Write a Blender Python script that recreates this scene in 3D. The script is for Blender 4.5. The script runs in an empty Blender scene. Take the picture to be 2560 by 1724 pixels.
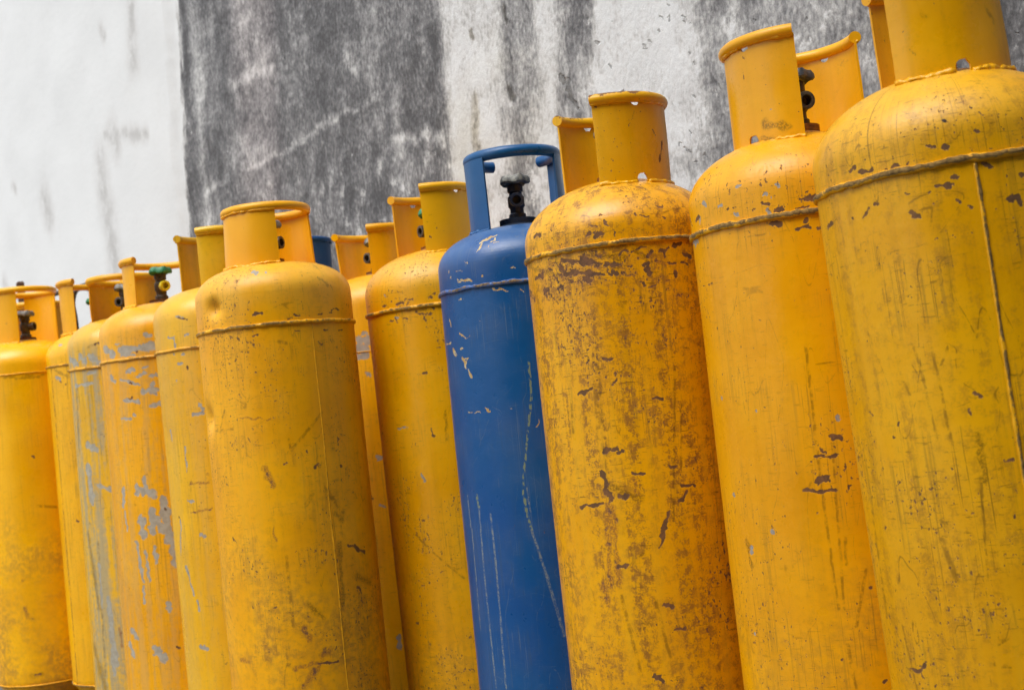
import bpy, bmesh, math, random
import numpy as np
from math import sin, cos, pi, radians, atan2, hypot
from mathutils import Vector, Matrix, noise as mnoise

S = bpy.context.scene
COL = S.collection

# ------------------------------------------------------------------ camera
CAM_Z = 0.93
PITCH, ROLL, FPX = radians(2.1679), radians(6.2574), 3247.5
right, up, fw = Vector((1, 0, 0)), Vector((0, -sin(PITCH), cos(PITCH))), Vector((0, cos(PITCH), sin(PITCH)))
xc = cos(ROLL) * right - sin(ROLL) * up
yc = sin(ROLL) * right + cos(ROLL) * up
cd = bpy.data.cameras.new('camera')
cam = bpy.data.objects.new('camera', cd)
COL.objects.link(cam)
m = Matrix((xc, yc, -fw)).transposed().to_4x4()
m.translation = (0, 0, CAM_Z)
cam.matrix_world = m
cd.sensor_width = 36.0
cd.lens = FPX / 2560 * 36
cd.clip_start = 0.05
cd.clip_end = 300
cd.dof.use_dof = True
cd.dof.focus_distance = 2.35
cd.dof.aperture_fstop = 7.0
S.camera = cam

# ------------------------------------------------------------------ sky, sun, exposure
SUN_EL, SUN_AZ = radians(61), radians(222)      # azimuth clockwise from +Y: behind the camera, to its left
w = bpy.data.worlds.new('World')
S.world = w
w.use_nodes = True
nt = w.node_tree
for n in list(nt.nodes):
    nt.nodes.remove(n)
sky = nt.nodes.new('ShaderNodeTexSky')
sky.sky_type = 'NISHITA'
sky.sun_disc = False
sky.sun_elevation = SUN_EL
sky.sun_rotation = SUN_AZ
sky.air_density = 1.0
sky.dust_density = 4.0
hs = nt.nodes.new('ShaderNodeHueSaturation')
hs.inputs['Saturation'].default_value = 0.32
bg = nt.nodes.new('ShaderNodeBackground')
bg.inputs['Strength'].default_value = 0.15
wo = nt.nodes.new('ShaderNodeOutputWorld')
nt.links.new(sky.outputs[0], hs.inputs['Color'])
nt.links.new(hs.outputs[0], bg.inputs[0])
nt.links.new(bg.outputs[0], wo.inputs[0])
sl = bpy.data.lights.new('sun', 'SUN')
sl.energy = 1.5
sl.angle = radians(48)
sl.color = (1.0, 0.985, 0.96)
sun = bpy.data.objects.new('sun', sl)
COL.objects.link(sun)
sd = Vector((sin(SUN_AZ) * cos(SUN_EL), cos(SUN_AZ) * cos(SUN_EL), sin(SUN_EL)))
sun.rotation_euler = sd.to_track_quat('Z', 'Y').to_euler()
S.view_settings.view_transform = 'Standard'
S.view_settings.look = 'None'
S.view_settings.gamma = 1
S.view_settings.use_curve_mapping = False
S.view_settings.exposure = 0.54
S.cycles.max_bounces = 6

# ------------------------------------------------------------------ node helpers
def mk(name):
    mt = bpy.data.materials.new(name)
    mt.use_nodes = True
    t = mt.node_tree
    for n in list(t.nodes):
        t.nodes.remove(n)
    return mt, t

class NB:
    def __init__(self, t):
        self.t = t
    def put(self, sock, v):
        if isinstance(v, bpy.types.NodeSocket):
            self.t.links.new(v, sock)
        elif v is not None:
            if isinstance(v, (tuple, list)) and len(v) == 3 and sock.type == 'RGBA':
                v = (*v, 1)
            sock.default_value = v
    def n(self, kind, **kw):
        nd = self.t.nodes.new(kind)
        for k, v in kw.items():
            setattr(nd, k, v)
        return nd
    def math(self, op, a, b=0.0, c=None, clamp=False):
        if op != 'MULTIPLY_ADD' and c is not None:
            raise ValueError
        nd = self.n('ShaderNodeMath', operation=op, use_clamp=clamp)
        self.put(nd.inputs[0], a)
        self.put(nd.inputs[1], b)
        if c is not None:
            self.put(nd.inputs[2], c)
        return nd.outputs[0]
    def vm(self, op, a, b=None, c=None, scale=None):
        nd = self.n('ShaderNodeVectorMath', operation=op)
        self.put(nd.inputs[0], a)
        if b is not None:
            self.put(nd.inputs[1], b)
        if c is not None:
            self.put(nd.inputs[2], c)
        if scale is not None:
            self.put(nd.inputs['Scale'], scale)
        return nd.outputs['Value'] if op in ('LENGTH', 'DISTANCE', 'DOT_PRODUCT') else nd.outputs[0]
    def coords(self):
        return self.n('ShaderNodeTexCoord')
    def map(self, v, loc=(0, 0, 0), scale=(1, 1, 1)):
        return self.vm('MULTIPLY_ADD', v, tuple(scale), tuple(loc))
    def noise(self, v, scale=1.0, detail=2.0, rough=0.5, dist=0.0, col=False):
        nd = self.n('ShaderNodeTexNoise')
        self.put(nd.inputs['Vector'], v)
        nd.inputs['Scale'].default_value = scale
        nd.inputs['Detail'].default_value = detail
        nd.inputs['Roughness'].default_value = rough
        nd.inputs['Distortion'].default_value = dist
        return nd.outputs['Color'] if col else nd.outputs['Fac']
    def ramp(self, v, a, b, lo=0.0, hi=1.0, smooth=True):
        nd = self.n('ShaderNodeMapRange')
        nd.interpolation_type = 'SMOOTHSTEP' if smooth else 'LINEAR'
        self.put(nd.inputs[0], v)
        for i, x in enumerate((a, b, lo, hi)):
            self.put(nd.inputs[i + 1], x)
        return nd.outputs[0]
    def mix(self, f, a, b, blend='MIX'):
        nd = self.n('ShaderNodeMix', data_type='RGBA', blend_type=blend)
        self.put(nd.inputs[0], f)
        self.put(nd.inputs[6], a)
        self.put(nd.inputs[7], b)
        return nd.outputs[2]
    def sep(self, v):
        nd = self.n('ShaderNodeSeparateXYZ')
        self.put(nd.inputs[0], v)
        return nd.outputs
    def comb(self, x, y, z=0.0):
        nd = self.n('ShaderNodeCombineXYZ')
        for i, q in enumerate((x, y, z)):
            self.put(nd.inputs[i], q)
        return nd.outputs[0]
    def bump(self, h, strength, dist, normal=None):
        nd = self.n('ShaderNodeBump')
        self.put(nd.inputs['Strength'], strength)
        nd.inputs['Distance'].default_value = dist
        self.put(nd.inputs['Height'], h)
        if normal is not None:
            self.put(nd.inputs['Normal'], normal)
        return nd.outputs[0]
    def bsdf(self, col, rough, metal=0.0, normal=None, spec=0.5, coat=None):
        b = self.n('ShaderNodeBsdfPrincipled')
        self.put(b.inputs['Base Color'], col)
        self.put(b.inputs['Roughness'], rough)
        self.put(b.inputs['Metallic'], metal)
        b.inputs['Specular IOR Level'].default_value = spec
        if normal is not None:
            self.put(b.inputs['Normal'], normal)
        o = self.n('ShaderNodeOutputMaterial')
        self.t.links.new(b.outputs[0], o.inputs[0])
        return b

MARKS = {
'A':"r-139.6,19.1,-127.3,19.5,1.6 r-119.8,12.1,-100.8,12,1.4 r-84.1,7.6,-79.7,8.6,1.3 r-70.6,7.8,-63.4,9.2,1.8 r-2.6,20.1,4.4,19.5,1.6 r-23.3,25.7,-14.4,24.6,1.2 r-51.7,9.8,-51.3,10.1,1.4 r41.2,33.7,45.7,33.5,1.2 r73.1,31.8,73.9,30.8,0.9 b2.4,55.7,5.2,54.3,1 r-128,-47.4,-114.8,-38,2 r-102.4,-34.4,-100.3,-32.9,1.4 r-145.6,-46.3,-146.6,-44.1,1.4 r-194.8,-42.1,-218.9,-46.7,1.6 r-54.1,-54.8,-47.9,-63.5,2.2 r-17,-28.9,3.5,-28.5,1.4 r-5.4,-34.6,0.1,-33.6,1.6 r0.4,-19.5,10.1,-20.1,1 r-59.7,-28.9,-52.2,-30.3,0.9 r-30.3,-33.2,-26.6,-32.9,1.2 r67.9,-59.5,81.2,-59.9,2.2 r79.1,-60.6,83.3,-70.4,1.4 r87.9,-31.1,93.5,-31,1.2 r42.7,-9.7,52.6,-15.6,2.5 r17.9,-62.5,21.9,-65,1.4 r4.7,-50.3,6,-53.3,1.2 s-56.1,-43,-30.4,-34.2,0.3 s-44.6,-54.5,-26.1,-53.8,0.4 s-26.1,-53.8,-33.3,-77.3,0.5 S-14.5,-354.8,-14.2,-389.3,3.6 S-14.2,-389.3,-16.1,-416.4,2.7 r11.2,-391.5,21.3,-390.7,1.2 r-169,-668.8,-136.5,-660.1,1.4 r-123.6,-652.6,-123,-653.2,1.1 r-13.7,-300.2,-5,-305.4,1.4 r-19.8,-322.7,-18.8,-325.7,1.4 r-133.6,-347,-133.3,-347.6,1.2 r-179.2,-474.3,-177.2,-475.1,1.5 r-138.8,-517.2,-137.4,-518.6,0.9 s-78.8,-232.4,-72.8,-277.1,1.1 s-72.8,-277.1,-67.5,-356.6,0.8 s-55.6,-234.9,-52.2,-287.8,0.9 s-52.2,-287.8,-50.1,-357.7,0.8 s-34.6,-237.3,-46.4,-259.2,0.6 s-82.7,-487.5,-70.4,-542.7,2.1 s-20.3,-417.5,-30.9,-543.1,0.6 s-176.1,-597.7,-161.9,-698.3,0.9 s-214.3,-453.7,-216.9,-591.2,1.8 s-216.9,-591.2,-217.3,-622.3,1.5 S-80.4,-464.1,-72.2,-470.1,2.4 r-174.1,-313.1,-166.7,-315.1,0.9 r-122.7,-331.5,-120.5,-330.1,1.2 r13.4,-461.5,13.8,-464.3,1.1 s-104.9,-265.4,-96.1,-292.9,0.8",
'B':"r-219.1,22.9,-202.5,28.1,2.5 r-37.7,11,-26.6,11.7,3.1 r-1.9,9.2,15.7,7.5,1.6 r13.8,21.7,23.1,19.9,2.5 r-53.9,21.6,-47.6,21.2,1.6 r-0.5,21,5.3,19.8,0.7 r-49.1,-11.7,-33.1,-11.8,2.1 r-6.9,-24.1,11.9,-24.8,1.7 r24.5,-28.3,29.2,-28.8,1.2 r7.1,-15.1,8.9,-10.5,1.2 g-53.1,38.1,-46.6,40.1,1.6 g-39.5,32.1,-38.8,32.6,1.2 g-183,46.8,-171.7,42.2,1.8 g-106.9,15.4,-103.8,15.5,1.2 g-32.1,48.1,-24.9,47.5,1.1 g-96.2,59.6,-91.8,60,1 g-48.5,14,-44.5,6,1.5 g-140.2,35.2,-133.4,33.3,1 g-278.2,-7.7,-219.7,-12.3,2.5 r-119,28.8,-118.4,27.4,1 r-278.3,40.4,-254.1,26.5,1.6 r-250.2,19.4,-243.5,17.2,1.5 g-199.8,26.4,-202.7,16.4,1.5 s-87.6,-24.6,-58.3,-25,0.6 r-194.7,-88,-178.8,-88.9,1 r-218.7,-88,-211.1,-88.6,0.5 r5.3,-352,21.7,-356.1,3.5 r-21.8,-381.7,11.5,-385.5,1.6 r-10.5,-372.3,-5.8,-375.1,2.1 r-21.3,-420.5,-9.2,-418.7,3.5 r-43.3,-432.1,-31.4,-434.3,1.4 r-29.8,-435.4,2.2,-436.3,2 r-16.7,-699.5,-16.2,-700.3,2.1 r42.5,-738,46.1,-736.7,1.4 g20.6,-322.5,21.2,-326,2.5 S-168.2,-509.4,-162.3,-555.9,2.5 g-159,-523.3,-158.2,-534.1,2.1 g-114.4,-301.1,-113.2,-302.6,1.8 g-107.2,-495.3,-106.6,-497,1.8 g-177.3,-664.7,-176.1,-665.3,2.1 g-193.5,-436,-190.5,-439.6,1.4 g-195.2,-275.5,-193.7,-276.3,1.8 s-14.9,-205.8,-17,-427.8,1.1 s-17,-427.8,-12.6,-620.9,0.9 s7.7,-360.9,-4.3,-621.4,0.9 s-1.7,-238.6,33.9,-238.4,0.7 s10.1,-512.7,7,-553.7,1.1 s36.2,-563.3,10.8,-649.9,1.1 s-5.6,-676.1,-0.3,-744.7,1.2 r38.7,-590.9,39.9,-592.4,1.4 r-28.7,-469.1,-28.1,-469.8,1.4 r26.3,-431.8,24.1,-445.3,0.7",
'C':"r-196.8,39,-175.4,39.9,2.8 r-45.3,15,-33.1,21.6,3 r-28.8,35,-24.1,39.9,1.4 r-27.4,34.8,-19.2,33.6,0.8 r-55.7,38.9,-43.2,33.5,1 r-59.4,19.8,-54.2,26,1.4 r33.9,49.7,34.9,45.5,1.2 r40.2,42.9,55.9,42.2,0.7 r74.2,59.8,86.4,59.1,1.1 r83.7,37.5,87,38.8,1.2 s84.9,47.3,139.8,57.1,0.6 s64.3,33.2,77.8,51.9,0.6 r-10.6,22.8,-6.9,12.6,0.8 r-33.8,53.8,-28.3,52.3,0.6 s-93,63.8,-81.9,62,0.4 s-71.4,58.8,-56.7,55.8,0.4 r-117.4,-16.4,-94,-22.7,2.5 r-95.8,-23.8,-63.6,-29.9,3 r-66.4,-28.1,-43.4,-32.7,1.5 r-126.2,-26.4,-114.1,-45.1,3.4 r-113.5,-41,-65.5,-46.4,3.4 r-68.6,-47.4,-38.6,-53.6,1.2 r-142.4,-41.1,-134.1,-53.6,1.5 r-32.7,-38.4,-7.7,-40.1,3.2 r-7,-20.8,8.6,-17.1,1.5 r16.7,-18.7,42.6,-11.6,1.1 r33.5,-42.7,46.3,-41.8,1.5 r41.8,-31.7,54.4,-21.7,2.1 r68.9,-22.9,83.1,-18.3,2.5 r76.7,-20.7,79.5,-34.8,1.7 r96,-16.3,109.9,-11.3,2.1 r42.4,-51.2,46.4,-66.8,2.5 r-21.3,-49.6,-13.8,-57.4,1.8 r-76.1,-19.7,-69.1,-12.3,1.5 r-50.3,-16.4,-39.1,-19.4,1.5 r5.5,-45.2,12.3,-46,1.2 r81.1,-47.5,97.1,-45.7,1.2 r111.8,-47.9,123.9,-49.8,1.1 r95.3,-59.6,97.3,-69.4,2.8 r-108.5,-55.8,-101.8,-57.5,1.8 r-30.1,-54,-23.3,-55.6,1.1 r117.8,-29.9,131.7,-34.6,2.1 r-210.2,-37.8,-189.1,-37.6,1.8 r-165.3,-29.3,-149,-28.7,1.5 r29.7,-77.7,34.4,-85.1,1.4 r40.2,-84.3,51.6,-84,1 S-242,-10.5,-132.5,-42.5,4.1 S-61.8,-14.8,7.1,-30.8,3.4 S22.7,-14.5,41.2,-37.2,2.8 r-114,-265.4,-84.1,-256,1.8 r-54.3,-206.2,-39.8,-205.8,1.8 r-71.9,-376.3,-64.3,-366.9,3 r-58.2,-369.4,-47.4,-365.5,2.4 r-46.6,-376.4,-34.2,-375.5,1.8 r-26.5,-415,-0.9,-416.3,1.4 r43.7,-409.4,56,-410,1.6 r60.3,-445,85.9,-448.2,1.4 r25.4,-284.6,41.4,-285.2,1.4 r-82.7,-411.4,-72.4,-436,2.8 r-79.4,-439.6,-70.4,-456,4 r-137.7,-468.9,-84.7,-465.2,1.6 r-53.2,-453.2,-36.9,-454.5,3.2 R-77.8,-463.6,-91.7,-614.3,4.4 R-70.1,-472,-71.3,-610.8,4.4 s72.7,-231.9,38.9,-505.5,1 s79.4,-284.4,63.9,-413.8,0.8 r30.7,-488.8,8.2,-549.3,2.4 r71.5,-458.2,53,-471.7,2 S-71.9,-432.1,-21.5,-459.8,6.8 R-25.9,-427.7,-16.7,-452.3,3.6 r-67.6,-579.2,-50.5,-576.1,2.8 s-73.7,-188,-81.9,-367.5,2.8 s-68.9,-184.5,-71.9,-432.1,2 s-137,-331.9,-133,-267.1,1.4 s-75.2,-606.7,-48.1,-772.9,1.6 s-9.3,-638,6.4,-745.1,1.6 s-46.4,-576.3,-7.4,-547.8,1.2 r8.8,-651.4,24,-657,2.8 r19.7,-695.7,39.6,-696.1,1.6 r-24.2,-774,-13.8,-786.4,2.8 R-103.4,-614.3,-98,-646.1,6",
'D':"y-98.6,90.7,-75.6,100.7,1.4 y-75.6,100.7,-56.1,102.3,1.4 y-86.6,92.2,-93.2,79.8,1 y-93.2,79.8,-100.7,73,0.64 y-69.5,89.7,-59.3,94.9,0.64 y-60.1,87.2,-49.3,89,0.64 y-73.2,77.9,-70.4,80.9,0.56 y-133.5,53.9,-118.7,52.1,0.64 y-155.9,16.7,-117.7,14.7,0.96 y-188.5,41.7,-188.2,38.3,0.56 y-186.2,29.9,-178.9,32.4,0.72 y-89.9,19.2,-84.8,18.9,0.72 y-24.9,27.9,-15.8,29,0.8 y-70.5,-8.5,-54.3,-12.9,0.8 y-54.2,-11.8,-36.2,-16.3,0.72 y-8.7,-20.7,-3.3,-22.4,0.72 y-159.6,38.8,-142.3,37.5,0.5 y-169.9,-91.4,-149,-102.4,1.2 y-148.7,-100.6,-133.5,-99.7,0.5 y-203.1,-121.8,-196.6,-138.2,1.4 y-157.8,-19.3,-142,-20.5,0.56 y-251.1,-106.8,-211.2,-108.8,0.96 y-167.1,-145.1,-150.3,-145.7,1.1 y-172.6,-123.6,-163.5,-123.6,0.64 y-211.2,-55.5,-201.5,-70.7,0.96 y-107.9,-75.9,-105.7,-75.3,0.64 y-7.8,-17.9,-1.6,-23.7,0.64 y-159.5,22.9,-115.9,15.1,0.64 y-183.1,31.5,-180.4,27.6,0.64 y-198.6,-124.3,-191.9,-131.9,1.6 y-162.5,-148.5,-146.3,-184.8,2.3 y-165.3,-257.8,-127.7,-260.8,0.56 y-115,-254.4,-101.6,-260.1,0.72 y-55.5,-258.5,-48.5,-259.6,0.72 y-1.5,-286,-1.9,-299.5,0.56 Y-7.5,-167.2,-9,-235.2,1.4 Y-9,-235.2,-20.9,-297.5,1.4 Y-23.1,-306.3,-42.1,-399.6,1.1 Y-42.1,-399.6,-47.7,-439.9,0.9 Y-44.5,-444.7,-42.7,-481,2 Y-39.9,-490.2,-37.2,-508.5,1.6 G-37.2,-508.5,-15.1,-605.1,1.4 G-15.1,-605.1,8.4,-728.6,1.8 Y-165.3,-434.4,-162.2,-457.5,2.7 G-162.2,-457.5,-166.9,-614.7,1.3 G-166.9,-614.7,-165.3,-835.3,1.3 G-128.4,-471.8,-127.3,-577.1,1.3 G-127.3,-577.1,-134.2,-832.5,1.3 G-205.2,-434.7,-204,-500.3,1.3 G-199.6,-504.7,-206.2,-719.9,1.1 G-37.5,-422.7,-35.7,-472.5,0.7",
'E':"r-114,13.6,-94.8,13.1,2 r-78.2,19,-69.5,18.5,2.4 r-91,24.6,-84.3,23.8,1.2 r-25.9,19.5,-19,19.1,2 r-15.1,27.2,-9.1,27,1.3 r-162.2,14.7,-146.7,13.8,1.8 r-138.2,-24.2,-130,-24.8,1.5 r-121.4,-20.6,-117.5,-29.2,1.8 r-95,-24.9,-83.8,-26.3,1.3 r-62.9,-15.9,-50.6,-17.8,1.3 r-46.5,-17.9,-24.4,-20.5,1.5 r-40.1,-24.6,-41.3,-40.4,0.8 r-64.1,-7.8,-61.2,-10.1,1.6 r-20.1,-9,-19.6,-13.1,1.4 r-21.7,-102.3,-14.8,-103.1,1.3 r-175.5,-45.7,-168.5,-46.4,1 g-120.8,-16.7,-113.9,-21.6,1.6 g-148.1,41.3,-145.8,36.9,1 r-224.2,-23.3,-223.1,-23.9,1.2 s-144.9,42.9,-148.4,21.1,0.7 s-133.4,43.4,-93.5,41,0.5 r-60.4,-159.4,-49.3,-159.6,2.1 r-56.5,-292.5,-53.5,-314,1.6 s-155.7,-520.5,-17.2,-654.6,1.3 g-93,-400.6,-89,-416.8,1.8 g-152.3,-283.6,-119.3,-285.9,1.1 S-16.9,-254.3,-22,-322.5,2.1 r-163.3,-756.7,-156.6,-756.9,1.8 s-246.9,-512.2,-250.9,-840.6,2.1 S-38,-626.4,-27.9,-631.5,2.1",
'F':"r-50.7,26.9,-29.5,28.2,1.8 r26.3,10,32.6,9.5,1 r41.2,13.3,55.6,16.9,1.2 r142,25.3,175.9,26.2,1.1 r135.8,17.9,146.3,18.1,0.9 r102.4,12.4,111.7,15.8,0.8 r45.3,-19.9,53.7,-20.2,1.1 r117.4,-21.5,124.4,-21.8,1.1 r162.5,-25.5,178.9,-23.8,1 r98.5,-49.3,105.2,-57,1.4 r-157.8,-18,-155.6,-21.9,1.3 r-54.8,-23.6,-45.5,-23.3,0.8 s1.5,-41.5,17.1,-46.6,2.4 s-158.1,-58.5,-106.5,-58.6,0.5 s-93.3,-53.7,-75.3,-54.9,0.4 g-51.2,125.5,-36.5,124.7,2 g-15,122.4,-11.6,120.3,1.5 g-40.8,118.8,-39,117.7,0.9 r-114.1,28.2,-105.3,28.1,0.7 r-72.1,13.1,-60.9,9.9,0.7 S117.6,102,139.6,83.2,2.8 s65.5,48.3,64.2,26.4,0.5 r-13.1,-321.6,-5.3,-319,2 r56.3,-337.5,67.7,-331.3,2.6 r123.2,-340.4,126.2,-343.4,2 s86,-213.6,4.9,-290.9,1.8 s-193.6,-217.3,-176.8,-233.6,2 s-201.9,-229.8,-129.8,-229.3,1.3 R-114,-205.2,-32.9,-216,1.3 R-51.4,-455.7,-49.8,-491,1.8 R-59.1,-324.2,-42.6,-366.2,5.6 r-164.6,-479.4,-158.2,-489.7,1.8 r-124.9,-636.8,-123.3,-639.4,1.8 r-71.4,-641.3,-65,-641.8,1 R-17,-824.1,27.6,-775.9,5.6 R-32.9,-782.4,17.7,-774.3,3.1 R29.1,-761.2,50.3,-754.9,4.1 R-4.6,-696.2,7.7,-722.9,4.6 s72.9,-385.3,119.4,-447.7,3.1 S100.2,-450.1,116.8,-467.8,5.1 s21.9,-424.1,45.1,-396.8,2.6 R-184.9,-759.6,-151.9,-762.9,4.6 S10.5,-643.3,42.5,-678.4,5.6 r17.4,-776.8,68.7,-783.5,1.5 s-28.1,-528.3,-28.7,-688.2,2 s-152.3,-184.1,-175.9,-228.5,1.3 S98.5,-516,91.2,-656.8,4.6 s2.3,-265.4,4.9,-290.9,1.3 r123.6,-522.7,174.4,-548.7,2.6 S141.3,-599.9,190.2,-624.1,6.1 r141.3,-625.6,147.6,-634.4,2.6",
'G':"g-78,34.2,-49.5,30.7,7.9 g-81.1,7.3,-52.1,6.1,7.9 g-83.5,-12.8,-56.7,-13.7,5.1 g-63.9,50.6,-49.8,48.9,2 g-59.3,-58.7,-53,-66.2,4.1 r-84.9,-392.9,-82.1,-397.4,2.4 g-61.8,-419,-49.7,-423.1,3 g-56.7,-287.2,-50.8,-290.8,4.2 g-48,-776,-49.4,-805.6,4.2",
'H1':"r-123.4,81.1,-95.8,74.8,2 g-132.8,87.2,-108.7,82.3,1.4 g-145.6,31.4,-143.1,9.3,2.4 g-166.1,35.7,-154.2,32.4,1.8 g-111.8,35.3,-95.7,35.4,1.4 g-136.9,-35.9,-128,-37.8,2.4 g-122.4,-12.8,-117.7,-14.3,2.4 r-112,-47.4,-109.9,-49.6,2 g-154.3,-9.3,-151.6,-11.5,1.8 g-149.6,-79,-148.3,-80.1,1.8 r-112.2,-48.5,-109.8,-51.6,2.6 g-108.1,-172.1,-76.1,-172.5,2.3 g-85.6,-145.8,-77.6,-158.1,2.6 g-199.6,-205.5,-196.8,-234.6,2.3 g-144,-255,-144.5,-318.1,1.2 R-136.8,-348.9,-79.4,-350.5,2.3 R-142.9,-424,-80.2,-416.9,2 g-116.8,-482.4,-103.8,-487.2,2.6 g-150.7,-392.2,-131.5,-396.1,2.3 r-200.3,-431.3,-194.1,-437.1,2.3 g-187.5,-563.7,-165.1,-637.8,2 g-153.6,-649.2,-149.3,-677.6,2 g-158.1,-768.8,-134.8,-774.1,3.5 g-192.9,-442.9,-213.1,-535.6,1.5 R-86.3,-328.2,-83.2,-328.5,3.5",
'H2':"g-208.7,38.8,-166.4,17.2,7.7 g-140,27.2,-35.6,28.3,6.6 g-135.7,13.9,-92.3,11.1,3.3 g-58.1,64.9,-41.3,60.9,3.3 g-156,46.2,-140.7,46.6,1.8 r-81.2,17.3,-80.3,15.1,2 g-121.5,-32.7,-101.1,-30.6,4.4 g-86.4,-51.5,-67.5,-42.9,3.3 g-66.2,-28.1,-57.4,-26.9,2.6 g-190.3,-40.9,-173.5,-59.6,4.4 g-143.4,-53.9,-83.9,-75.2,2.6 g-51,-53.2,-33.9,-50.8,3.3 g-74.4,-95.4,-45.8,-92.1,4.4 g-46.6,-77.1,-38.3,-103.6,4.4 r-109.6,-67.1,-104.9,-70.8,2.2 g-23.5,-51.9,-22,-58.5,2.9 g-73.8,-94.7,-32.8,-92.9,5.1 g-58.2,-136.7,-30.1,-133.6,4.5 g-141.5,-112.6,-93,-120.6,3.8 r-117.3,-111.9,-109.7,-109.5,2.9 g-156.6,-164.4,-123.1,-167.3,2.9 g-107,-156.4,-105.7,-157.8,2.9 g-92.1,-331.5,-91.6,-362.5,3.8 g-106,-367.4,-73.4,-382.7,7.7 g-119.5,-354,-118.2,-378.9,4.5 g-113.4,-441.1,-111,-490.7,7 g-77.2,-425.6,-82.8,-486.7,5.8 g-43.2,-398.2,-34.3,-510.2,8.3 g-67.1,-457.4,-39.3,-497.3,8.3 g-136.6,-514,-124.8,-625.7,3.2 g-108.6,-540.2,-102.8,-626.8,2.6 g-80.1,-530.1,-76.1,-573.5,3.8 g-173.1,-363.3,-180.3,-413,3.8 g-176.6,-425.6,-168.9,-481.8,2.2 g-126.1,-638,-126.8,-681.1,2.6 g-52.8,-692.4,-51.3,-711,5.8 g-106.5,-810.9,-81.6,-836.9,7.7 g-188.1,-761.7,-169.1,-779.6,5.1 g-207.9,-800.1,-188.2,-836.1,5.8 r-39.4,-426.4,-38.5,-429.6,2.6 r-38.3,-810.4,-34.3,-814,2.9 R-267.6,-502.5,-247.1,-539.3,2.2 g-29.3,-523.1,-28.4,-584.7,4.5",
'H3':"g-234.8,35.2,-186.6,16.7,7.2 g-167.4,38.2,-148.4,22.1,6 g-128,38.5,-95,11.5,7.2 g-86.9,73.4,-79.5,72.6,2.7 r-105.4,68.6,-92.1,71.7,1.9 g-139.9,-16.2,-113.4,-14.3,2.9 g-207.7,-49.7,-119.5,-48.6,2.9 s-128.3,64.2,-86.9,73.4,2.4 g-164.8,-235.7,-128.8,-252,7 g-173.7,-303.1,-166.1,-412,7.7 g-140.3,-359.3,-86,-377.2,4.2 g-158.8,-601.5,-160.2,-736.3,2.8 g-133.1,-703.2,-120.2,-904.4,4.9 S-205.5,-506.3,-176.3,-736.3,7.7 S-227.5,-860.8,-175.7,-978.5,14.1 R-99.5,-795.1,-95.8,-852.1,3.2 s-155.6,-534.2,-170.2,-938,2.8 g-130.8,-803.8,-132,-937.5,4.9 S-199.7,-55.6,-223.9,-260,3.5",
'H4':"s-215.5,-11,-217.8,-110.4,0.9 r-160.3,-54.2,-156.9,-57.1,2.4 r-141.6,-62.4,-138.4,-64,2.1 g-182.7,-36.9,-163.1,-46.4,3.9 S-183.7,-13.9,-124.5,-40.2,3.9 g-171.3,70,-155.9,68.3,2.4 r-139.5,-517.6,-135.2,-521.5,3.5 r-285.8,-170.6,-285.8,-178.2,3.8",
'I':"s-74.3,-9.9,64.9,-11.9,2.8 S-37.6,-17.7,41.7,-17.7,3.2 r-3.7,-289.7,-1.1,-293.1,3.2 s-4.1,-459.2,56.8,-471.3,2.8 R-77.1,-703.5,-73.7,-707.7,3.2 R-74.8,-801.7,-70,-832.3,4.9 R-74.1,-835.6,-48.3,-840.8,2.4 S-93.4,-1036.7,-39.8,-1031.3,7.3 r-93.7,-1040.4,-47,-1030.3,3.7",
}
PLATE_MARKS = {
'C':"r202.9,194.1,176.6,158.5,3.1 r153.8,216.3,169.4,207.1,1.5 s90.4,252.5,77.5,235.3,0.5 r77.3,234.4,64.5,224.1,0.8 r-1.1,164,1.9,162.2,0.9 r83.9,133.8,91.4,134.2,0.9 r85.5,124.1,100.5,123.2,1.3 r69.6,134.8,70.2,134.4,0.9 s39.2,147.6,46,147.7,0.6 r84.1,205.2,85.5,205,0.8 r101.5,198.2,102.9,197.2,0.6 r108.6,176.9,108.9,174.9,0.6 r132.2,170.2,133.9,170.2,0.6 r-38.8,266.6,-30.6,264.9,1.5",
'B':"r-142.5,281.9,-138.8,275.7,0.8 r-132.6,268.9,-131.9,267.9,1 r-145,264.3,-146.2,256.6,0.7 r-145.4,252.3,-146,243,1 r-230.8,240.5,-227.6,239.6,0.8 r-204.5,229.2,-203.1,228.5,0.7 r-78.8,227.3,-78.2,226.6,0.8 r-50.2,192.7,-48.2,192.2,0.8 r-1.9,174.4,2.9,173.9,0.8 r-50.3,132.6,-42.3,133,1.3 S-96.9,162.6,-24.5,151.7,5.6 S-139.9,145.7,-69.3,134.5,3.4 r-188,208.4,-186.8,208,0.7 g-73.3,184,-70.4,184,0.8 r-1.1,305.8,11,300.5,1.3",
'A':"r-52.2,199.2,-51,198.3,1.1 r-77.5,202.5,-76.2,201.6,0.9 s-47,173.1,-33.5,164.3,0.7 r-12.9,144.9,-12.9,141,0.8 s-5.1,217.7,2.9,209.9,2.5 r-94.5,170.8,-94.9,166.8,1 r-70.4,219.6,-69.5,219.1,0.7 s-35.4,157.6,-32.4,155.8,0.7 s167.5,215.3,188,196.1,3.4",
'E':"r16.3,193.5,20.9,191.2,1 r-15.2,172,-8.9,171.2,1.1 r-17.9,165.6,-16.6,165.1,0.9 r3.3,187.5,4.3,187,0.8 r16.2,203.9,17.5,203.4,0.8 s-8.7,226.4,3.9,226.7,0.4 r5.5,171.7,6.2,171.5,0.6 s-19.2,209.8,-13.8,209.9,0.4",
}


def parse(s):
    out = []
    for tok in s.split():
        k = tok[0]
        u0, v0, u1, v1, wd = (float(x) / 1000 for x in tok[1:].split(','))
        out.append((k, u0, v0, u1, v1, max(wd, 0.0005)))
    return out

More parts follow.
